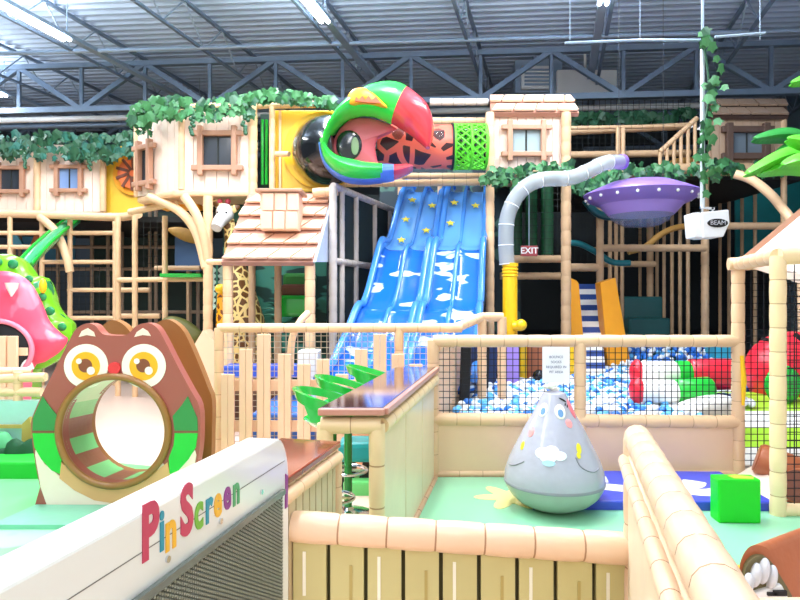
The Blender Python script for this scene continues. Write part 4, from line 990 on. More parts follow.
# back boxes
def boxthing(name, x0, x1, y0, y1, d, th, m_, label, cat='padded box', bevel=.015):
    a = P(x0, y1, d); b = P(x1, y0, d); q = MB(); q.box(((a.x+b.x)/2, d+th/2, (a.z+b.z)/2), (b.x-a.x, th, b.z-a.z)); return tag(q.build(name, m_, bevel=bevel), label, cat)
boxthing('purple_panel', 503, 519.5, 336, 398, 7.35, .1, PURPL, 'lilac panel standing in front of the yellow column foot')
boxthing('yellow_post_pad', 520, 527, 345, 395, 8.1, .12, YELB, 'narrow yellow pad left of the brown board in the pit')
boxthing('brown_board', 527.5, 569, 345, 395, 8.12, .1, mat('rust_board', 'A8603C', .5), 'rust brown board at the back of the pit behind the notice')
boxthing('yellow_post_pad', 570, 577, 338, 395, 8.1, .12, YELB, 'yellow pad right of the notice beside the striped ramp')
boxthing('teal_box', 715, 733, 346, 372, 8.6, .3, mat('aqua_box', '2FA4BE', .4), 'aqua padded box behind the red torso in the pit')
m = MB(); m.ball(P(539, 376, 7.6), .08, 18, 12); tag(m.build('black_ball', BLACKP, smooth=True), 'round black ball lying on the white balls beside the notice', 'ball')

# lying figure
D = 6.2
t = thing('padded_figure', 'giant padded figure lying in the pit with white legs, green shorts, red torso', 'stuffed figure', P(680, 405, D))
def roll(p0, p1, r, m_, nm, par=None, rr=None):
    q = MB(); pts = [Vector(p0).lerp(Vector(p1), s) for s in (0, .02, .08, .5, .92, .98, 1)]; q.tube(pts, [r*s for s in (.7, .88, 1, 1.02, 1, .88, .7)], 18); return q.build(nm, m_, par or t, smooth=True)
for (py, dy, e) in ((374, 0, 0), (392, -.28, 0)):
    d = D+dy; lg = roll(P(638, py, d), P(677, py, d), .13 if dy == 0 else .115, WHITEV, 'leg')
    q = MB(); q.ball(P(637, py-1, d), .13, sc=(.55, .85, 1.05)); q.build('shoe', RED, lg, smooth=True)
    roll(P(675, py, d), P(690 if dy == 0 else 712, py-(0 if dy == 0 else 3), d), .132 if dy == 0 else .12, LEGGREEN, 'shorts_leg', lg)
roll(P(687, 374.5, D), P(740, 374, D), .155, RED, 'torso')
q = MB(); q.bar(P(650, 363, D), P(735, 361, D), .03, .02); q.build('strap', BLACK, t)
t = thing('red_ball_head', 'huge round red padded head with green disc behind the corner frame', 'stuffed head', P(790, 408, 6.6))
m = MB(); m.ball(P(793, 372, 6.6), .47, 28, 18, sc=(1.05, .8, .92)); m.build('head', RED, t, smooth=True)
m = MB(); m.ball(P(783, 385, 6.15), .2, 24, sc=(.92, .35, 1)); m.build('green_disc', GREENB, t, smooth=True)
for px in (762, 770, 795): m = MB(); m.bar(P(px, 334+(795-px)*.15, 6.2), P(px+7, 340, 6.15), .05, .03); m.build('black_mark', BLACK, t)
# lime and white soft ramp
t = thing('striped_soft_ramp', 'lime and white striped soft ramp behind the corner posts', 'soft ramp', (3.3, 5.9, 0))
prf = [(5.3, Z(465, 5.3)), (5.45, Z(447, 5.45)), (5.65, Z(428, 5.65)), (5.95, Z(411, 5.95)), (6.3, Z(397, 6.3)), (6.6, Z(392, 6.6))]
for k in range(5):
    (ya, za), (yb, zb_) = prf[k], prf[k+1]; xa = 2.88; xb = 4.9
    if k >= 2: xa = (0, 0, 2.72, 2.66, 2.75)[k]
    q = MB(); q.add([(xa, ya, za), (xb, ya, za), (xb, yb, zb_), (xa, yb, zb_)]+[(xa, ya, 0), (xb, ya, 0), (xb, yb, 0), (xa, yb, 0)], [(0, 1, 2, 3), (7, 6, 5, 4), (0, 4, 5, 1), (1, 5, 6, 2), (2, 6, 7, 3), (3, 7, 4, 0)])
    q.build('stripe', (WHITEV, LIME, WHITEV, LIME, LIME)[k], t)
m = MB(); m.pillow(pxpoly([(665, 414), (690, 402), (715, 396), (735, 398), (735, 416), (690, 417)], 5.6, 2), (X(712, 5.6), Z(408, 5.6)), 5.6, .08, .3); m.build('white_pad', WHITEV, t, smooth=True)
boxthing('blue_wedge', 719, 742, 397, 404, 6.0, .3, SKYD, 'small blue pad under the red torso')
# logs
def log(a, b, r, label, endm=LOGD):
    t = thing('foam_log', label, 'padded log', (Vector(a)+Vector(b))/2-Vector((0, 0, r)), 'padded logs by the right frame')
    q = MB(); pts = [Vector(a).lerp(Vector(b), s) for s in (0, .04, .5, .96, 1)]; q.tube(pts, [r*s for s in (.93, 1, 1, 1, .93)], 22); q.build('trunk', LOGB, t, smooth=True)
    d = (Vector(a)-Vector(b)).normalized(); q = MB(); q.tube([Vector(a)-d*.01, Vector(a)+d*.012], r*.86, 22); q.build('cut_end', endm, t, smooth=True)
log(P(758, 458, 4.95), P(800, 488, 4.6)+Vector((.25, .15, 0)), .125, 'brown padded log behind the near corner post', LOGB)
log(P(797, 486, 4.45), P(860, 500, 4.7), .13, 'dark ended padded log at the right edge above the other', LOGD)
log(P(790, 515, 4.48), P(850, 522, 4.8), .11, 'lowest padded log at the right edge behind the net', LOGD)
t = thing('wood_plank_mat', 'pale peach slanting board between the green cube and corner post', 'board', (X(762, 4.7), 4.7, 0))
q = [P(738, 474, 5.1), P(755, 464, 5.1), P(780, 485, 4.6), P(776, 516, 4.3), P(765, 508, 4.4)]
m = MB(); n = len(q); m.add(q+[v-Vector((0, 0, max(.02, v.z-.02))) for v in q], [tuple(range(n)), tuple(range(2*n-1, n-1, -1))]+[(i, n+i, n+(i+1) % n, (i+1) % n) for i in range(n)]); m.build('board', mat('board_peach', 'FBE4D2', .4), t)
# green cube
t = thing('green_cube', 'bright green foam cube with lime leaf on top', 'foam cube', (X(740, 4.05), 4.15, 0.03))
m = MB(); m.box((X(741, 4.05)+.01, 4.14, .03+.145), (.275, .13, .29), -.04); m.build('cube', CUBEG, t, bevel=.012)
m = MB(); m.prism([(X(741, 4.05)-.02, 4.09), (X(741, 4.05)+.1, 4.08), (X(741, 4.05)+.13, 4.13), (X(741, 4.05)+.03, 4.18), (X(741, 4.05)-.03, 4.16)], .318, .324, fn=lambda x, y, z: (x, y, z)); m.build('leaf_print', LIME, t)
# blue mat
t = thing('blue_mat', 'blue floor mat with white swirls behind the teardrop bag', 'mat', (1.7, 4.7, .03))
m = MB(); m.box((1.78, 4.72, .06), (1.68, .78, .07), -.02); m.build('pad', BLUEMAT, t, bevel=.012)
def swirl(pts, w):
    q = MB(); q.tube([Vector(p) for p in smoothpath(pts, 6)], w, 8); 
    for v in q.v: v.z = .097+(v.z-.097)*.05
    return q
for pts in ([(1.62, 4.85, .097), (1.45, 4.87, .097), (1.40, 4.72, .097), (1.55, 4.66, .097), (1.66, 4.62, .097)], [(1.98, 4.83, .097), (2.05, 4.72, .097), (2.2, 4.7, .097), (2.28, 4.8, .097)], [(2.05, 4.58, .097), (2.25, 4.52, .097), (2.45, 4.6, .097), (2.5, 4.72, .097)]):
    swirl(pts, .085).build('swirl_print', WHITEV, t, smooth=True)

# ------------------------------------------------------------ teardrop bag
cx, cy = X(554, 4.4), 4.4; z0 = .03; S = .348
t = thing('teardrop_bag', 'grey vinyl teardrop punching bag with cartoon face', 'punching bag', (cx, cy, z0))
m = MB(); m.lathe([(.06, 0), (.17, .01), (.25, .05), (.305, .1), (.335, .15), (.347, .185), (.348, .195)], (cx, cy, z0), 40); m.build('base', GREYB, t, smooth=True)
pr = [(.348, .19), (.3475, .22), (.3425, .264), (.317, .342), (.259, .459), (.203, .57), (.153, .654), (.112, .74), (.078, .81), (.04, .825), (.01, .83)]
m = MB(); m.lathe(pr, (cx, cy, z0), 40); m.build('cone', GREY, t, smooth=True)
m = MB(); m.lathe([(S+.003, .182), (S+.005, .192), (S, .202)], (cx, cy, z0), 40, cap=False); m.build('seam', mat('seam_grey', '8C8C94', .5), t, smooth=True)
def rad(h):
    for (r0, h0), (r1, h1) in zip(pr, pr[1:]):
        if h0 <= h <= h1: return r0+(r1-r0)*(h-h0)/(h1-h0)
    return .1
def decal(name, az, h, w, hh, m_, lift=.004, par=t, rot=0):
    """disc laid on the cone at azimuth az (0 = towards camera)"""
    q = MB(); vs = []; n = 28
    for (s, l) in ((1, lift*.2), (.92, lift), (0.001, lift)):
        for k in range(n):
            a = 2*pi*k/n; u = w*s*cos(a); v = hh*s*sin(a); u, v = u*cos(rot)-v*sin(rot), u*sin(rot)+v*cos(rot)
            r = rad(h+v)+l; an = az+u/max(.05, r); vs.append((cx+r*sin(an), cy-r*cos(an), z0+h+v))
    q.add(vs, [(i*n+k, i*n+(k+1) % n, (i+1)*n+(k+1) % n, (i+1)*n+k) for i in range(2) for k in range(n)]); return q.build(name, m_, par, smooth=True)
PB_ = mat('pupil_blue', '6F9CCB', .4, bump=0); CK = mat('cheek_pink', 'F59A96', .4, bump=0); MY = mat('mark_yellow', 'E6D62E', .4, bump=0)
e1 = decal('eye', -.85, .705, .034, .045, EYEW); decal('pupil', -.82, .698, .018, .024, PB_, .009, e1)
e2 = decal('eye', .08, .70, .038, .048, EYEW); decal('pupil', .08, .692, .02, .026, PB_, .009, e2)
decal('cheek', .38, .625, .026, .028, CK); decal('cheek', -1.05, .555, .026, .032, CK)
decal('ear_patch', .95, .71, .03, .065, PINK)
decal('eyebrow', .42, .775, .032, .007, BLACK, .004, t, -.5)
for k in range(2): decal('eyelash', .5+.12*k, .745-.012*k, .012, .004, BLACK, .004, t, 1.0)
decal('star_patch', .45, .47, .02, .035, MY, .004, t, -.3); decal('star_patch', .38, .43, .016, .02, MY, .004, t, -.3); decal('star_patch', -1.2, .46, .018, .03, MY, .004, t, .3)
for k, (az, h, w, hh) in enumerate(((-.52, .44, .055, .035), (-.3, .455, .05, .035), (-.1, .43, .045, .028), (-.38, .42, .06, .035), (-.36, .385, .045, .02))): decal('cloud_patch', az, h, w, hh, mat('cloud_white', 'EAF4F4', .4) if k < 4 else mat('cloud_teal', 'A4CCD8', .4), .004+.0008*k)
m = MB()
for k in range(7):
    a = k*.9; m.ball((cx-.02+.03*cos(a), cy+.03*sin(a), z0+.835+.006*k), .022, 10, 6, sc=(1.3, 1, .8))
m.build('knot', WHITEV, t, smooth=True)
# arm creases
for pl_ in ([(.29, .42), (.34, .37), (.5, .335), (.7, .32), (.93, .33)], [(-.95, .37), (-1.2, .33), (-1.45, .315)]):
    pp = smoothpath([(a_, h_, 0) for a_, h_ in pl_], 5)
    m = MB(); m.tube([(cx+(rad(q.y)+.001)*sin(q.x), cy-(rad(q.y)+.001)*cos(q.x), z0+q.y) for q in pp], .005, 8); m.build('arm_seam', MATS['seam_grey'], t, smooth=True)

# ------------------------------------------------------------ left fence with pickets (d 5.8)
D = 5.8
t = thing('net_fence', 'cream padded rail fence with pale net in front of the slide', 'fence', (X(320, D), D, 0))
m = MB(); m.pad(P(218, 328, D), P(462, 328, D), .045, .2); m.build('top_rail', CREAM, t, smooth=True)
m = MB(); m.pad(P(456, 328, D), P(482, 317, D+.25), .045, .15); m.pad(P(482, 317, D+.25), P(503, 317, D+.25), .045, .15); m.build('raised_rail', CREAM, t, smooth=True)
for px, d in ((219, D), (399, D), (482, D+.25), (502, D+.25)): m = MB(); m.pad((X(px, d), d, 0), (X(px, d), d, Z(328 if px < 470 else 317, d)), .045, .2); m.build('post', CREAM, t, smooth=True)
net((X(222, D), D, .12), (X(455, D), D, .12), (X(455, D), D, Z(330, D)), (X(222, D), D, Z(330, D)), .055, .0055).build('net', NETW, t)
m = MB(); m.tube(smoothpath([P(308, 313, 6.1), P(300, 322, 6.0), P(292, 340, 5.95), P(290, 375, 5.9)], 5), .035, 10); m.build('hoop_handle', CREAM, t, smooth=True)
t = thing('picket_fence', 'peach picket fence with uneven plank tops in front of net fence', 'fence', (X(310, D-.2), D-.2, 0))
d = D-.15
for (px, py) in ((228, 374), (246, 349), (264, 334), (284.5, 354), (304, 364), (323, 359), (342, 374), (361, 349), (380, 334), (398, 354), (416, 364)):
    m = MB()
    for s in (-.03, .03): m.box((X(px, d)+s, d, Z(py, d)/2), (.058, .035, Z(py, d)))
    m.build('picket', PICK, t, bevel=.004)
for py in (386, 427): m = MB(); m.box((X(322, d), d+.05, Z(py, d)), (X(425, d)-X(220, d), .04, .1)); m.build('cross_board', PICK, t)
t = thing('landing_mat', 'blue padded landing behind the picket fence', 'mat', (-.4, 6.3, 0))
m = MB(); m.box((-.6, 6.6, .2), (1.7, 1.2, .4)); m.build('pad', mat('mat_royal', '3E7ADA', .4), t, bevel=.03)
# grey tunnel pad behind the pickets
boxthing('white_net_pad', 297, 318, 351, 400, 6.6, .3, WHITEV, 'white pad seen through the net between pickets')
boxthing('blue_foam_block', 222, 297, 366, 378, 6.8, .3, mat('royal_blue', '3558C8', .4), 'royal blue foam block low behind the left pickets')

# ------------------------------------------------------------ tall counter with stools
n0 = Vector((X(377, 3.2), 3.2, 0)); f0 = Vector((X(432, 5.12), 5.12, 0)); w0 = Vector((X(325, 3.2), 3.2, 0)); ax = (f0-n0); w1 = w0+ax
zc = .915
t = thing('bar_counter', 'tall cream bar counter with glossy dark brown top by the stools', 'counter', (n0+w0)/2)
m = MB(); c4 = [w0+Vector((-.03, -.03, zc)), n0+Vector((.03, -.03, zc)), f0+Vector((.03, .0, zc)), w1+Vector((-.03, .0, zc))]
m.add(c4+[v+Vector((0, 0, .035)) for v in c4], [(3, 2, 1, 0), (4, 5, 6, 7), (0, 1, 5, 4), (1, 2, 6, 5), (2, 3, 7, 6), (3, 0, 4, 7)]); m.build('counter_top', WOODT2, t, bevel=.008)
m = MB(); m.bar(c4[0]+Vector((0, -.015, .015)), c4[1]+Vector((.01, -.015, .015)), .03, .035); m.bar(c4[1]+Vector((.015, 0, .015)), c4[2]+Vector((.015, 0, .015)), .03, .035); m.build('edge_trim', mat('pink_wood_edge', 'C8907C', .3), t, bevel=.006)
for p in (w0, n0): m = MB(); m.pad(p+Vector((0, .0, 0)), p+Vector((0, 0, zc-.05)), .042, .2); m.build('post', YCREAM, t, smooth=True)
m = MB(); m.pad(w0+Vector((-.02, 0, zc-.06)), n0+Vector((.02, 0, zc-.06)), .045, .2); m.build('front_beam', YCREAM, t, smooth=True)
m = MB(); m.pad(n0+Vector((.02, 0.03, zc-.07)), f0+Vector((.02, 0, zc-.07)), .045, .2); m.build('side_beam', YCREAM, t, smooth=True)
for (s0, s1) in ((.02, .35), (.36, .68), (.69, .99)):
    m = MB(); a = n0.lerp(f0, s0); b = n0.lerp(f0, s1); m.bar(a+Vector((0, 0, (zc-.1)/2)), b+Vector((0, 0, (zc-.1)/2)), .04, zc-.1); m.build('side_panel', mat('beige_panel', 'EAD6B2', .3), t, bevel=.006)
m = MB(); m.pad(n0+Vector((.03, 0, .03)), f0+Vector((.03, 0, .03)), .02, .3); m.build('base_trim', CREAMD, t, smooth=True)
m = MB(); m.bar(w0.lerp(w1, .7)+Vector((.0, 0, zc/2)), w1+Vector((0, 0, zc/2)), .04, zc-.05); m.build('rear_panel', MATS['beige_panel'], t)
# low counter
n1 = Vector((X(341, 2.95), 2.95, 0)); g1 = Vector((-.428, 2.31, 0)); zc2 = Z(441, 2.95)-.03
t = thing('low_counter', 'low cream counter with reddish brown wooden top behind the pin toy', 'counter', (n1+g1)/2)
wv = Vector((-.30, .07, 0))
m = MB(); c4 = [g1+wv+Vector((0, 0, zc2)), g1+Vector((0, 0, zc2)), n1+Vector((0, 0, zc2)), n1+wv+Vector((0, 0, zc2))]
m.add(c4+[v+Vector((0, 0, .03)) for v in c4], [(3, 2, 1, 0), (4, 5, 6, 7), (0, 1, 5, 4), (1, 2, 6, 5), (2, 3, 7, 6), (3, 0, 4, 7)]); m.build('counter_top', WOODT, t, bevel=.006)
m = MB(); L = (n1-g1); nb = 9
for k in range(nb): m.bar(g1.lerp(n1, k/nb+.008)+Vector((-.03, 0, (zc2-.005)/2)), g1.lerp(n1, (k+1)/nb-.008)+Vector((-.03, 0, (zc2-.005)/2)), .03, zc2-.005)
m.build('plank_side', mat('tan_plank', 'D8C49C', .5), t)
m = MB(); m.pad(g1+Vector((-.015, 0, zc2-.045)), n1+Vector((-.015, 0, zc2-.045)), .03, .17); m.build('side_beam', CREAM, t, smooth=True)
m = MB(); m.pad(n1+Vector((-.03, 0, 0)), n1+Vector((-.03, 0, zc2-.03)), .035, .17); m.build('post', CREAM, t, smooth=True)
m = MB(); q4 = [g1+wv*.9+L*.1, g1+wv*.2+L*.1, n1+wv*.2-L*.06, n1+wv*.9-L*.06]; m.prism([(v.x, v.y) for v in q4], 0, zc2-.005, fn=lambda x, y, z: (x, y, z)); m.build('carcass', CREAMD, t)

def make_stool(loc, label):
    o = Vector(loc); t = thing('bar_stool', label, 'bar stool', o, 'green bar stools at the tall counter')
    m = MB(); m.lathe([(.2, 0), (.2, .01), (.15, .03), (.04, .05), (.03, .07)], o, 28); m.build('base', CHROME, t, smooth=True)
    m = MB(); m.lathe([(.028, .06), (.028, .78)], o, 16); m.build('pole', mat('green_pole', '3C8A4A', .2, metal=.6, bump=0), t, smooth=True)
    m = MB(); m.tube([o+Vector((.13*cos(a), .13*sin(a), .32)) for a in [2*pi*i/24 for i in range(24)]], .011, 8, closed=True)
    m.bar(o+Vector((-.13, 0, .32)), o+Vector((.13, 0, .32)), .015); m.build('foot_ring', CHROME, t, smooth=True)
    m = MB(); m.lathe([(.03, .735), (.08, .74), (.15, .765), (.19, .80), (.185, .805), (.14, .78), (.07, .755), (.01, .75)], o+Vector((.02, -.01, 0)), 32, cap=False); m.build('seat', GREENB, t, smooth=True)
    m = MB(); n = 48; vs = []
    for i in range(n):
        a = 2*pi*i/n; q = (1-cos(a))/2          # 0 at the counter side, 1 at the back (-x)
        p = o+Vector((.235*cos(a), .24*sin(a), .83+.125*q)); out = Vector((cos(a), sin(a), 0)); h = .014+.01*q+(.016 if sin(a) < 0 else .004)*abs(sin(a))
        vs += [p-out*.02*q+Vector((0, 0, -h)), p+Vector((0, 0, h)), p+Vector((0, 0, h))-out*.022, p-out*.022-out*.02*q+Vector((0, 0, -h))]
    m.add(vs, [(i*4+k, i*4+(k+1) % 4, ((i+1) % n)*4+(k+1) % 4, ((i+1) % n)*4+k) for i in range(n) for k in range(4)]); m.build('loop_back', GREENB, t, smooth=True)
    m = MB(); vs = []; n = 14
    for i in range(n):
        a = R(228+72*i/(n-1)); q = (1-cos(a))/2; zt_ = .83+.125*q-.01
        for th in (0, .015):
            vs += [o+Vector(((.225-th)*cos(a), (.23-th)*sin(a), zt_)), o+Vector((.02+(.19-th)*cos(a), -.01+(.19-th)*sin(a), .80))]
    m.add(vs, [(i*4+x, i*4+y, i*4+4+y, i*4+4+x) for i in range(n-1) for x, y in ((0, 1), (1, 3), (3, 2), (2, 0))]+[(0, 1, 3, 2), tuple(4*(n-1)+k for k in (0, 2, 3, 1))]); m.build('side_shell', GREENB, t, smooth=True)
    return t
s1 = make_stool((-.405, 3.7, 0), 'green bar stool nearest the camera behind the tall counter')
dup(s1, (-.36, 4.3, 0), 0, 'middle green bar stool of three, its pole seen under the counter')
dup(s1, (-.21, 5.0, 0), 0, 'farthest green bar stool of the three behind the tall counter')
t = thing('teal_toy', 'teal toy vehicle on the floor behind the stool pole', 'toy', (X(358, 5), 5.0, 0))
m = MB(); m.box((X(358, 5), 5.0, .3), (.3, .3, .16)); m.build('body', TEALB, t, bevel=.04)
for s in (-1, 1):
    m = MB(); m.tube([(X(358, 5)+.13*s, 4.86, .11), (X(358, 5)+.13*s, 5.14, .11)], .11, 16); m.build('wheel', BLACK, t, smooth=True)
boxthing('peach_cushion', 352, 374, 422, 470, 5.45, .15, mat('peach_orange', 'F2A980', .4), 'peach orange cushion standing behind the counter post', 'cushion', .03)
boxthing('green_foam_block', 343, 375, 482, 500, 4.75, .4, mat('lawn_green', '6FD878', .4), 'light green floor block behind the stool base', 'foam block', .02)

# ------------------------------------------------------------ front low wall (d 2.5)
A = P(292, 526, 2.42); B_ = P(626, 543, 2.42); A.y = 2.42; B_.y = 2.36
t = thing('front_wall', 'low padded wall with rolled cream top and olive planks across the foreground', 'low wall', Vector((A.x+.6, 2.42, 0)))
m = MB(); r = .06; m.pad(A, B_, r, .2); m.build('top_roll', CREAMF, t, smooth=True)
m = MB(); npl = 9
for k in range(npl):
    a = A.lerp(B_, k/npl+.006); b = A.lerp(B_, (k+1)/npl-.006); h = a.z-.05; m.bar(Vector((a.x, a.y, h/2)), Vector((b.x, b.y, h/2)), .03, h)
m.build('planks', PLANKG, t)
m = MB()
for k in range(npl):
    c = A.lerp(B_, (k+(.35 if k % 2 == 0 else .6))/npl); h = .17; m.box((c.x, c.y-.0165, c.z-.09-h/2-(.04 if k % 2 else 0)), (.012, .004, h), mi=k % 2)
m.build('grain_marks', [PLANKL, PLANKM], t)
m = MB(); m.bar((A.x, A.y+.04, A.z/2-.03), (B_.x, B_.y+.04, A.z/2-.03), .03, A.z-.06); m.build('backing', mat('groove_olive', '5A5430', .7), t)
# right beam wall
n_ = P(717, 588, 1.08); f_ = P(637, 437, 2.35); ax = (f_-n_)
t = thing('side_wall', 'cream padded side wall running toward the camera at right', 'low wall', Vector((f_.x, f_.y, 0)))
m = MB(); e = n_-ax*.12; m.pad(e, f_, .05, .145); m.build('top_roll', CREAMF, t, smooth=True)
perp = Vector((-ax.y, ax.x, 0)).normalized()
m = MB(); a = e+perp*.055+Vector((0, 0, -.09)); b = f_+perp*.045+Vector((0, 0, -.09)); m.pad(a, b, .024, .145); m.build('side_roll', CREAMF, t, smooth=True)
m = MB(); m.bar(Vector((e.x, e.y, .46))+perp*.03, Vector((f_.x, f_.y, .46))+perp*.01, .05, .92); m.build('panel', mat('cream_panel', 'EEDCBC', .4), t, bevel=.01)
m = MB(); m.pad((f_.x, f_.y-.01, 0), f_, .05, .17); m.build('end_post', CREAMF, t, smooth=True)
m = MB(); m.pad(n_-ax*.09+Vector((0, 0, -.015)), n_-ax*.09+Vector((.5, .03, -.015)), .045, .145); m.build('near_roll', CREAMF, t, smooth=True)

# brown paw-like log print at bottom right
t = thing('toothed_log', 'brown padded arch with white rounded teeth at the bottom right', 'padded arch', (X(790, 2.6), 2.7, 0))
d = 2.45
outl = [(738, 600), (739, 575), (741, 560), (748, 548), (758, 545), (770, 551), (782, 570), (792, 592), (795, 612), (740, 615)]
o2 = pxpoly(outl, d, 3)
fn = lambda x, z, q: (x+q*.62, d+q*.38, z)
m = MB(); m.prism(o2, 0, 1.0, fn=fn); m.build('body', LOGB, t, smooth=True)
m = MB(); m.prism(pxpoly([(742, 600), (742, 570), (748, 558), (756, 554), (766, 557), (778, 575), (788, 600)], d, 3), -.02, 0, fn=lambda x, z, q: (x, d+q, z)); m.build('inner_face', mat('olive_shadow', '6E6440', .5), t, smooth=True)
for (x, y, w, h) in ((748, 583, 4.2, 10), (755.5, 575, 4.4, 12), (763.5, 571, 4.6, 13), (771.5, 577, 4.2, 12)):
    m = MB(); m.ball(P(x, y, d-.03), 1, 18, 12, sc=(w/F*d, .03, h/F*d), M=Matrix.Rotation(.2, 3, 'Y')); m.build('tooth', mat('tooth_grey_white', 'D2D2D4', .5, bump=0), t, smooth=True)
m = MB(); m.prism(pxpoly([(744, 590), (776, 580), (787, 602), (746, 602)], d), -.04, -.01, fn=lambda x, z, q: (x, d+q, z)); m.build('white_base', WHITEV, t, bevel=.008)
m = MB(); m.box(P(780, 593, d-.045), (.05, .01, .02)); m.box(P(772, 594, d-.045), (.035, .01, .012)); m.build('print_mark', BLACK, t)
m = MB(); m.box((X(737, 2.7), 2.7, .17), (.07, .07, .34)); tag(m.build('yellow_foam_block', YELB, bevel=.02), 'small yellow foam piece left of the toothed brown arch', 'foam block')

# ------------------------------------------------------------ owl tunnel
D = 4.4
t = thing('owl_tunnel', 'owl faced crawl tunnel with brown panel and round opening', 'play tunnel', (X(115, D), D, 0))
OUT = [(47, 512), (40, 487), (34, 455), (31.5, 432), (32, 418), (42, 395), (58.5, 362), (69.5, 340), (76, 329), (86, 323.5), (95, 325.5), (102.5, 334), (115, 335.5), (127, 334.5), (135.5, 326.5), (145, 323), (155, 326), (163, 337.5), (177, 365), (190.5, 390), (199, 406), (200.5, 428), (199, 453), (193, 487), (186, 512)]
HC = (114, 431); HR = 53
def ringpanel(out, hc, hr, d, y0, y1, n=120, sm=3):
    q = pxpoly(out, d, sm); c = (X(hc[0], d), Z(hc[1], d)); r = hr/F*d
    # resample outline by angle
    m = MB(); N = len(q); pts = []
    for i in range(N):
        for s in range(3): a, b = q[i], q[(i+1) % N]; pts.append((a[0]+(b[0]-a[0])*s/3, a[1]+(b[1]-a[1])*s/3))
    pts = [(x, max(z, .02)) for x, z in pts]; n = len(pts); vs = []
    for yy in (y0, y1):
        for x, z in pts: vs.append((x, yy, z))
        for x, z in pts:
            a = math.atan2(z-c[1], x-c[0]); vs.append((c[0]+r*cos(a), yy, c[1]+r*sin(a)))
    fs = []
    for i in range(n):
        j = (i+1) % n
        fs += [(i, j, n+j, n+i), (2*n+i, 3*n+i, 3*n+j, 2*n+j), (i, 2*n+i, 2*n+j, j), (n+i, n+j, 3*n+j, 3*n+i)]
    m.add(vs, fs); return m
ringpanel(OUT, HC, HR, D, D, D+.1).build('front_panel', BROWNO, t, smooth=True)
BO = [(x+20 if x > 60 else x+8, y-2) for x, y in OUT]
bd_ = 4.85
BOUT = [(72, 490), (62, 450), (60, 420), (72, 380), (88, 345), (100, 328), (112, 320), (124, 325), (134, 336), (143, 336), (152, 326), (163, 320), (172, 321), (184, 332), (197, 360), (208, 388), (212, 400), (212, 430), (210, 470), (200, 497)]
ringpanel(BOUT, (138, 424), 49, bd_, bd_, bd_+.1).build('back_panel', BROWNB, t, smooth=True)
cxo, czo = X(HC[0], D), Z(HC[1], D); ro = HR/F*D
m = MB(); m.tube([(cxo+(ro+.012)*cos(a), D-.01, czo+(ro+.012)*sin(a)) for a in [2*pi*i/64 for i in range(64)]], .026, 12, closed=True); m.build('ring', OWLRING, t, smooth=True)
cols = [mat('tunnel_green', '7FD88A', .35, bump=.2), mat('tunnel_brown', '9A6148', .35, bump=.2), mat('tunnel_pink', 'F0C8A8', .4), mat('tunnel_clear_green', 'BFE0B0', .35)]
m = MB(); cxb, czb = X(138, bd_), Z(424, bd_); rb_ = 49/F*bd_
nseg = 96
for i in range(nseg):
    a0, a1 = 2*pi*i/nseg, 2*pi*(i+1)/nseg; deg = math.degrees((a0+a1)/2)
    if 150 < deg < 350: k = int((deg-150)//20) % 2
    elif 110 < deg <= 150: k = 3
    else: k = 2
    for (dr) in (0, .03):
        pass
    f = lambda a, dr: [(cxo+(ro+dr)*cos(a), D+.05, czo+(ro+dr)*sin(a)), (cxb+(rb_+dr)*cos(a), bd_+.05, czb+(rb_+dr)*sin(a))]
    vs = f(a0, 0)+f(a1, 0)+f(a0, .03)+f(a1, .03); m.add(vs, [(0, 1, 3, 2), (4, 6, 7, 5)], k)
m.build('tunnel_tube', cols, t, smooth=False)
def onface(pts, y, th, name, mm, par=t, sm=2):
    q = MB(); pp = pxpoly(pts, D, sm); pp = [(x, max(z, .03)) for x, z in pp]; q.prism(pp, y-th, y); return q.build(name, mm, par)
mir = lambda pts: [(231-x, y) for x, y in pts]
for fl in (0, 1):
    g = (lambda p: p) if not fl else mir
    onface(g([(33, 430.5), (33.5, 418), (43, 396), (49, 405), (58, 416), (56, 430.5)]), D, .008, 'wing', GD, sm=0)
    onface(g([(33, 433), (56, 433), (57, 445), (62, 458), (61, 474), (52, 470), (42, 459), (35, 447)]), D, .008, 'wing', GB, sm=0)
onface([(48, 511), (41, 487), (35.5, 455), (36, 450), (45, 464), (60, 476), (66, 463), (78, 477), (95, 486), (114, 489), (133, 486), (150, 477), (163, 463), (171, 474), (184, 464), (195, 450), (196.5, 455), (191, 487), (184, 511)], D, .006, 'belly', OWLCREAM, sm=0)
onface([(60, 478), (62, 462), (70, 470), (85, 482), (114, 489.5), (143, 482), (160, 468), (168, 462), (171, 478), (160, 488), (135, 500), (114, 503), (95, 500), (75, 490)], D, .009, 'belly_band', OWLTAN, sm=0)
def disc(cx_, cy_, r, y, th, name, mm, par, sx=1):
    q = MB(); q.prism([(X(cx_, D)+r*sx/F*D*cos(a), Z(cy_, D)+r/F*D*sin(a)) for a in [2*pi*i/40 for i in range(40)]], y-th, y); return q.build(name, mm, par)
for ex in (86.3, 144):
    e = disc(ex, 366, 22, D, .006, 'eye', EYEW, t); disc(ex, 366, 14.2, D-.006, .003, 'iris', EYEY, e); disc(ex-.3, 365.5, 6.8, D-.009, .003, 'pupil', EYEB, e)
    disc(ex-6.5, 361, 2.8, D-.0125, .002, 'glint', EYEW, e); disc(ex+5.5, 370.5, 4, D-.0125, .002, 'glint', EYEW, e)
disc(115, 368, 6, D, .02, 'beak', REDB, t)
onface([(79, 337), (82, 331), (88, 328), (94, 332), (95.5, 336.5), (87, 335)], D, .006, 'ear', OWLCREAM, sm=0)
onface([(151, 336), (148, 331), (143, 328), (137, 332), (134.5, 337), (143, 335)], D, .006, 'ear', OWLCREAM, sm=0)
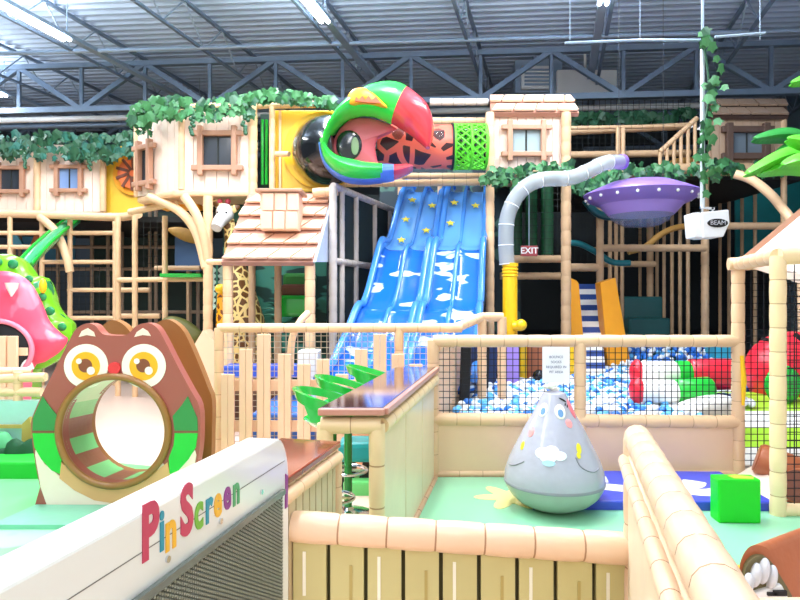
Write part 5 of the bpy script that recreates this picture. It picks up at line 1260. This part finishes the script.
m = MB(); m.prism([(X(30, 4.4)-.02, 4.0), (X(160, 4.4), 4.0), (X(190, 4.4), 5.0), (X(50, 4.4), 5.0)], .02, .05, fn=lambda x, y, z: (x, y, z)); tag(m.build('floor_mat', mat('mat_teal_green', '7CC8A4', .3)), 'thin teal green mat beneath the owl tunnel', 'mat')

# ------------------------------------------------------------ watermelon monster
t = thing('watermelon_monster', 'pink and green monster head with open mouth at left edge', 'monster head', (X(0, 7.5), 7.6, 0))
D = 7.4
grn = blob_mat('melon_green', '7BD628', '1F8A50', 5.0, .62, .2)
go = [(-70, 440), (-75, 330), (-55, 275), (-25, 258), (5, 254), (20, 258), (28, 268), (33, 276), (44, 277), (50, 290), (54, 305), (62, 316), (71, 324), (71, 340), (60, 358), (45, 368), (33, 376), (20, 440)]
m = MB(); m.pillow([(x, max(.02, z)) for x, z in pxpoly(go, D+.35, 3)], (X(-10, D+.35), Z(330, D+.35)), D+.35, .3, .7, 8); m.build('shell', grn, t, smooth=True)
WP = blob_mat('melon_pink', 'F0506E', 'F37890', 2.5, .55, .3, (1, 1, .6), 3)
pk = [(-70, 430), (-72, 330), (-50, 288), (-20, 274), (5, 271), (22, 276), (33, 286), (42, 303), (50, 322), (62, 334), (68, 340), (60, 352), (45, 362), (32, 371), (20, 430)]
m = MB(); m.pillow([(x, max(.02, z)) for x, z in pxpoly(pk, D+.1, 3)], (X(-8, D+.1), Z(340, D+.1)), D+.1, .22, .2, 8); m.build('face', WP, t, smooth=True)
m = MB(); m.ball(P(-4, 350, D-.14), .1*1, 28, 16, sc=(4.0, .6, 3.1)); m.build('mouth', BLACK, t, smooth=True)
m = MB(); c = P(-4, 350, D-.16); m.tube([c+Vector((.42*cos(a), 0, .34*sin(a))) for a in [2*pi*i/40 for i in range(40)]], .03, 10, closed=True); m.build('lip', mat('lip_pink', 'F28AA0', .25), t, smooth=True)
for (px, py, s, up) in ((12, 288, .075, -1), (27, 364, .075, 1)):
    m = MB(); b = P(px, py, D-.12); m.tube([b-Vector((0, 0, .06*up)), b, b+Vector((0, -.01, .1*up))], [s, s*.8, .008], 14); m.build('tooth', WHITEV, t, smooth=True)
m = MB(); m.ball(P(43, 286, D+.14), .06, 16, sc=(.7, .8, 1.5)); m.build('eye', YELB, t, smooth=True)
for (x, y, r) in ((-2, 262, .055), (13, 264, .065), (29, 279, .05), (42, 297, .055), (50, 311, .06), (62, 327, .055)):
    m = MB(); m.ball(P(x, y, D+.16), r, 16, sc=(1, .5, .9)); m.build('spot', mat('melon_spot', '1F8A50', .25), t, smooth=True)
# small gate of planks before it
t = thing('plank_gate', 'small peach plank gate before the monster mouth', 'gate', (X(5, 6.4), 6.4, 0))
for k, (px, py) in enumerate(((-8, 340), (2, 336), (13, 336))): m = MB(); m.box((X(px, 6.4), 6.4, Z(py, 6.4)/2), (.095, .04, Z(py, 6.4))); m.build('plank', PICK, t, bevel=.005)
m = MB(); m.box((X(5, 6.4), 6.45, Z(352, 6.4)), (.4, .03, .08)); m.build('cross_board', PICK, t)
# left cream railing and mural wall
t = thing('low_railing', 'cream padded low railing above the left mural wall', 'railing', (X(10, 5.7), 5.7, .6))
for (a, b) in (((-30, 380, 5.7), (46, 377, 5.7)), ((-30, 392, 5.7), (42, 392, 5.7))): m = MB(); m.pad(P(*a), P(*b), .042, .2); m.build('rail', CREAM, t, smooth=True)
m = MB(); m.pad(P(-30, 371, 5.9), P(30, 371, 6.3), .038, .2); m.build('rear_rail', CREAM, t, smooth=True)
for px in (18,): m = MB(); m.pad(P(px, 406, 5.7), P(px, 372, 5.7), .04, .12); m.build('post', CREAM, t, smooth=True)
t = thing('mural_wall', 'pale aqua painted play wall with bushes and fence at left edge', 'painted wall', (X(10, 5.6), 5.6, 0))
d = 5.6; m = MB(); m.box((X(5, d), d+.1, Z(402, d)/2), (X(60, d)-X(-50, d), .08, Z(402, d))); m.build('board', mat('aqua_board', 'A8DCD0', .5), t)
m = MB(); m.box((X(5, d), d+.03, Z(427, d)), (X(35, d)-X(-30, d), .03, .03)); m.prism(pxpoly([(21, 452), (22, 424), (29, 417), (31, 424), (31, 452)], d), d, d+.04); m.build('painted_post', mat('khaki_wood', 'B8A050', .5), t)
m = MB(); m.pillow(pxpoly([(-20, 452), (-12, 440), (0, 432), (9, 434), (16, 452)], d, 3), (X(0, d), Z(445, d)), d, .08, .05); m.build('bush', mat('mid_green_bush', '5CB47A', .7), t, smooth=True)
m = MB(); m.pillow(pxpoly([(-20, 456), (-5, 449), (6, 448), (8, 442), (16, 438), (24, 442), (33, 438), (40, 455), (40, 462), (-20, 462)], d-.15, 2), (X(12, d-.15), Z(454, d)), d-.15, .07, .05); m.build('dark_bush', mat('deep_green_bush', '0A4A26', .7), t, smooth=True)
m = MB(); m.box((X(0, d-.2)-.05, d-.22, .08), (1.1, .5, .16)); m.build('plinth', mat('plinth_green', '14B82C', .6, bump=0), t, bevel=.02)

# ------------------------------------------------------------ pin toy panel
t = None
far = Vector((X(289, 1.63), 1.63, 0)); dirv = Vector((-.185, -.85, 0)).normalized(); nrm = Vector((-dirv.y, dirv.x, 0))   # towards the right
nrm = Vector((.977, -.213, 0)).normalized()
up = Vector((0, 0, 1)); zT = Z(433, 1.63)
MF = Matrix(((-dirv.x, 0, nrm.x, 0), (-dirv.y, 0, nrm.y, 0), (0, 1, 0, 0), (0, 0, 0, 1)))   # local x along panel away, y up, z = normal
Lp = 1.25; TH = .085
org = far+dirv*Lp; MF.translation = Vector((org.x, org.y, 0))
t = thing('pin_screen_toy', 'white pin screen panel toy with colourful lettering in the left foreground', 'pin toy', org)
def loc(x, y, z=0): return MF@Vector((x, y, z))
rc = .075
out = [(0, 0), (Lp, 0), (Lp, zT-rc*1.6)]+[(Lp-rc+rc*cos(a), zT-rc*1.6+rc*1.6*sin(a)) for a in [pi/2*i/8 for i in range(1, 9)]]+[(0, zT)]
m = MB(); m.prism(out, 0, -TH, fn=lambda x, y, z: loc(x, y, z)); m.build('housing', mat('white_gloss', 'E6E8DE', .12, var=.01, bump=0, coat=.4), t, bevel=.006)
zG = zT-.14
m = MB(); m.prism([(0, .2), (Lp-.055, .2), (Lp-.055, zG), (0, zG)], .001, .003, fn=lambda x, y, z: loc(x, y, z)); m.build('pin_board', BLACK, t)
m = MB(); x = .35; row = 0
while x < Lp-.06:
    y = zG-.01
    while y > .45:
        w = .0026; yy = y+(.0045 if row % 2 else 0); q = [loc(x+a*w, yy+b*w, zz) for zz in (.003, .008) for a, b in ((-1, -1), (1, -1), (1, 1), (-1, 1))]
        m.add(q, [(4, 5, 6, 7), (0, 1, 5, 4), (1, 2, 6, 5), (2, 3, 7, 6), (3, 0, 4, 7)]); y -= .009
    x += .0075; row += 1
tag(m.build('pins', mat('pin_grey', '969E92', .3, metal=.4, bump=0), t, fix=False), kind='stuff')
m = MB(); m.prism([(0, zG-.004), (Lp-.05, zG-.004), (Lp-.05, zG+.009), (0, zG+.012)], 0.002, .012, fn=lambda x, y, z: loc(x, y, z)); m.build('clear_cover_edge', mat('pale_edge', '6C746C', .2), t)
m = MB(); m.prism([(0, zT-.066), (Lp-.03, zT-.066), (Lp-.03, zT-.0645), (0, zT-.0645)], 0, .0008, fn=lambda x, y, z: loc(x, y, z)); m.build('seam_line', mat('dark_line', '6A6A60', .5), t)
LC = {'crimson': mat('letter_crimson', 'C43A5C', .35), 'teal': mat('letter_teal', '1F93A8', .35), 'gold': mat('letter_gold', 'F0B62E', .35), 'green': mat('letter_green', '74B83A', .35), 'purple': mat('letter_purple', '8E2C8A', .35), 'mint': mat('letter_mint', '4FA86A', .35)}
def xpos(px):   # distance along the panel seen at pixel column px
    lo, hi = 0, Lp
    for _ in range(40):
        mid = (lo+hi)/2; p = loc(mid, .9)
        if 400+F*p.x/p.y < px: lo = mid
        else: hi = mid
    return lo
for xx, zz_ in ((xpos(167), 559), (xpos(220), 521), (xpos(261), 492)):
    pq = loc(xx, .9); hz = EYE-(zz_-300)/F*pq.y
    m = MB(); m.prism([(xx+.006*cos(a), hz+.006*sin(a)) for a in [2*pi*i/16 for i in range(16)]], 0, .004, fn=lambda x, y, z: loc(x, y, z)); m.build('screw', CHROME, t)
for ch, px, py, s, cn in (('P', 149.5, 533, .125, 'crimson'), ('i', 161.5, 532, .10, 'teal'), ('n', 170.5, 531, .10, 'gold'), ('S', 186.5, 512, .125, 'crimson'), ('c', 198.5, 512, .10, 'green'), ('r', 208.5, 507, .095, 'teal'), ('e', 217.5, 502, .09, 'gold'), ('e', 227, 495, .09, 'purple'), ('n', 236, 491, .09, 'mint')):
    xx = xpos(px); p = loc(xx, .9); hh = EYE-(py-300)/F*p.y
    S = Matrix.Translation(Vector((0, 0, 0)))
    M = MF@Matrix.Translation((xx, hh, .001))@Matrix.Diagonal((.72, 1, 1, 1))
    m = text_mb(ch, s, M, .0008, .0055 if s > .1 else .0032)
    m.build('letter', LC[cn], t)
m = MB(); m.prism([(Lp-.028, zG-.05), (Lp-.012, zG-.05), (Lp-.01, zG+.03), (Lp-.026, zG+.04)], 0, .002, fn=lambda x, y, z: loc(x, y, z)); m.build('pink_sticker', LC['purple'], t)

# ------------------------------------------------------------ light & camera
w = bpy.data.worlds.new('w'); sc.world = w; w.use_nodes = True
w.node_tree.nodes['Background'].inputs[0].default_value = (.95, .97, 1, 1); w.node_tree.nodes['Background'].inputs[1].default_value = .85
cam = bpy.data.cameras.new('cam'); cam.sensor_width = 36; cam.lens = 36*F/800; cam.clip_start = .05
co = bpy.data.objects.new('camera', cam); col.objects.link(co); co.location = (0, 0, EYE); co.rotation_euler = (R(90), 0, 0); sc.camera = co
sc.view_settings.view_transform = 'Standard'; sc.view_settings.look = 'None'; sc.view_settings.gamma = 1
sc.view_settings.exposure = .35
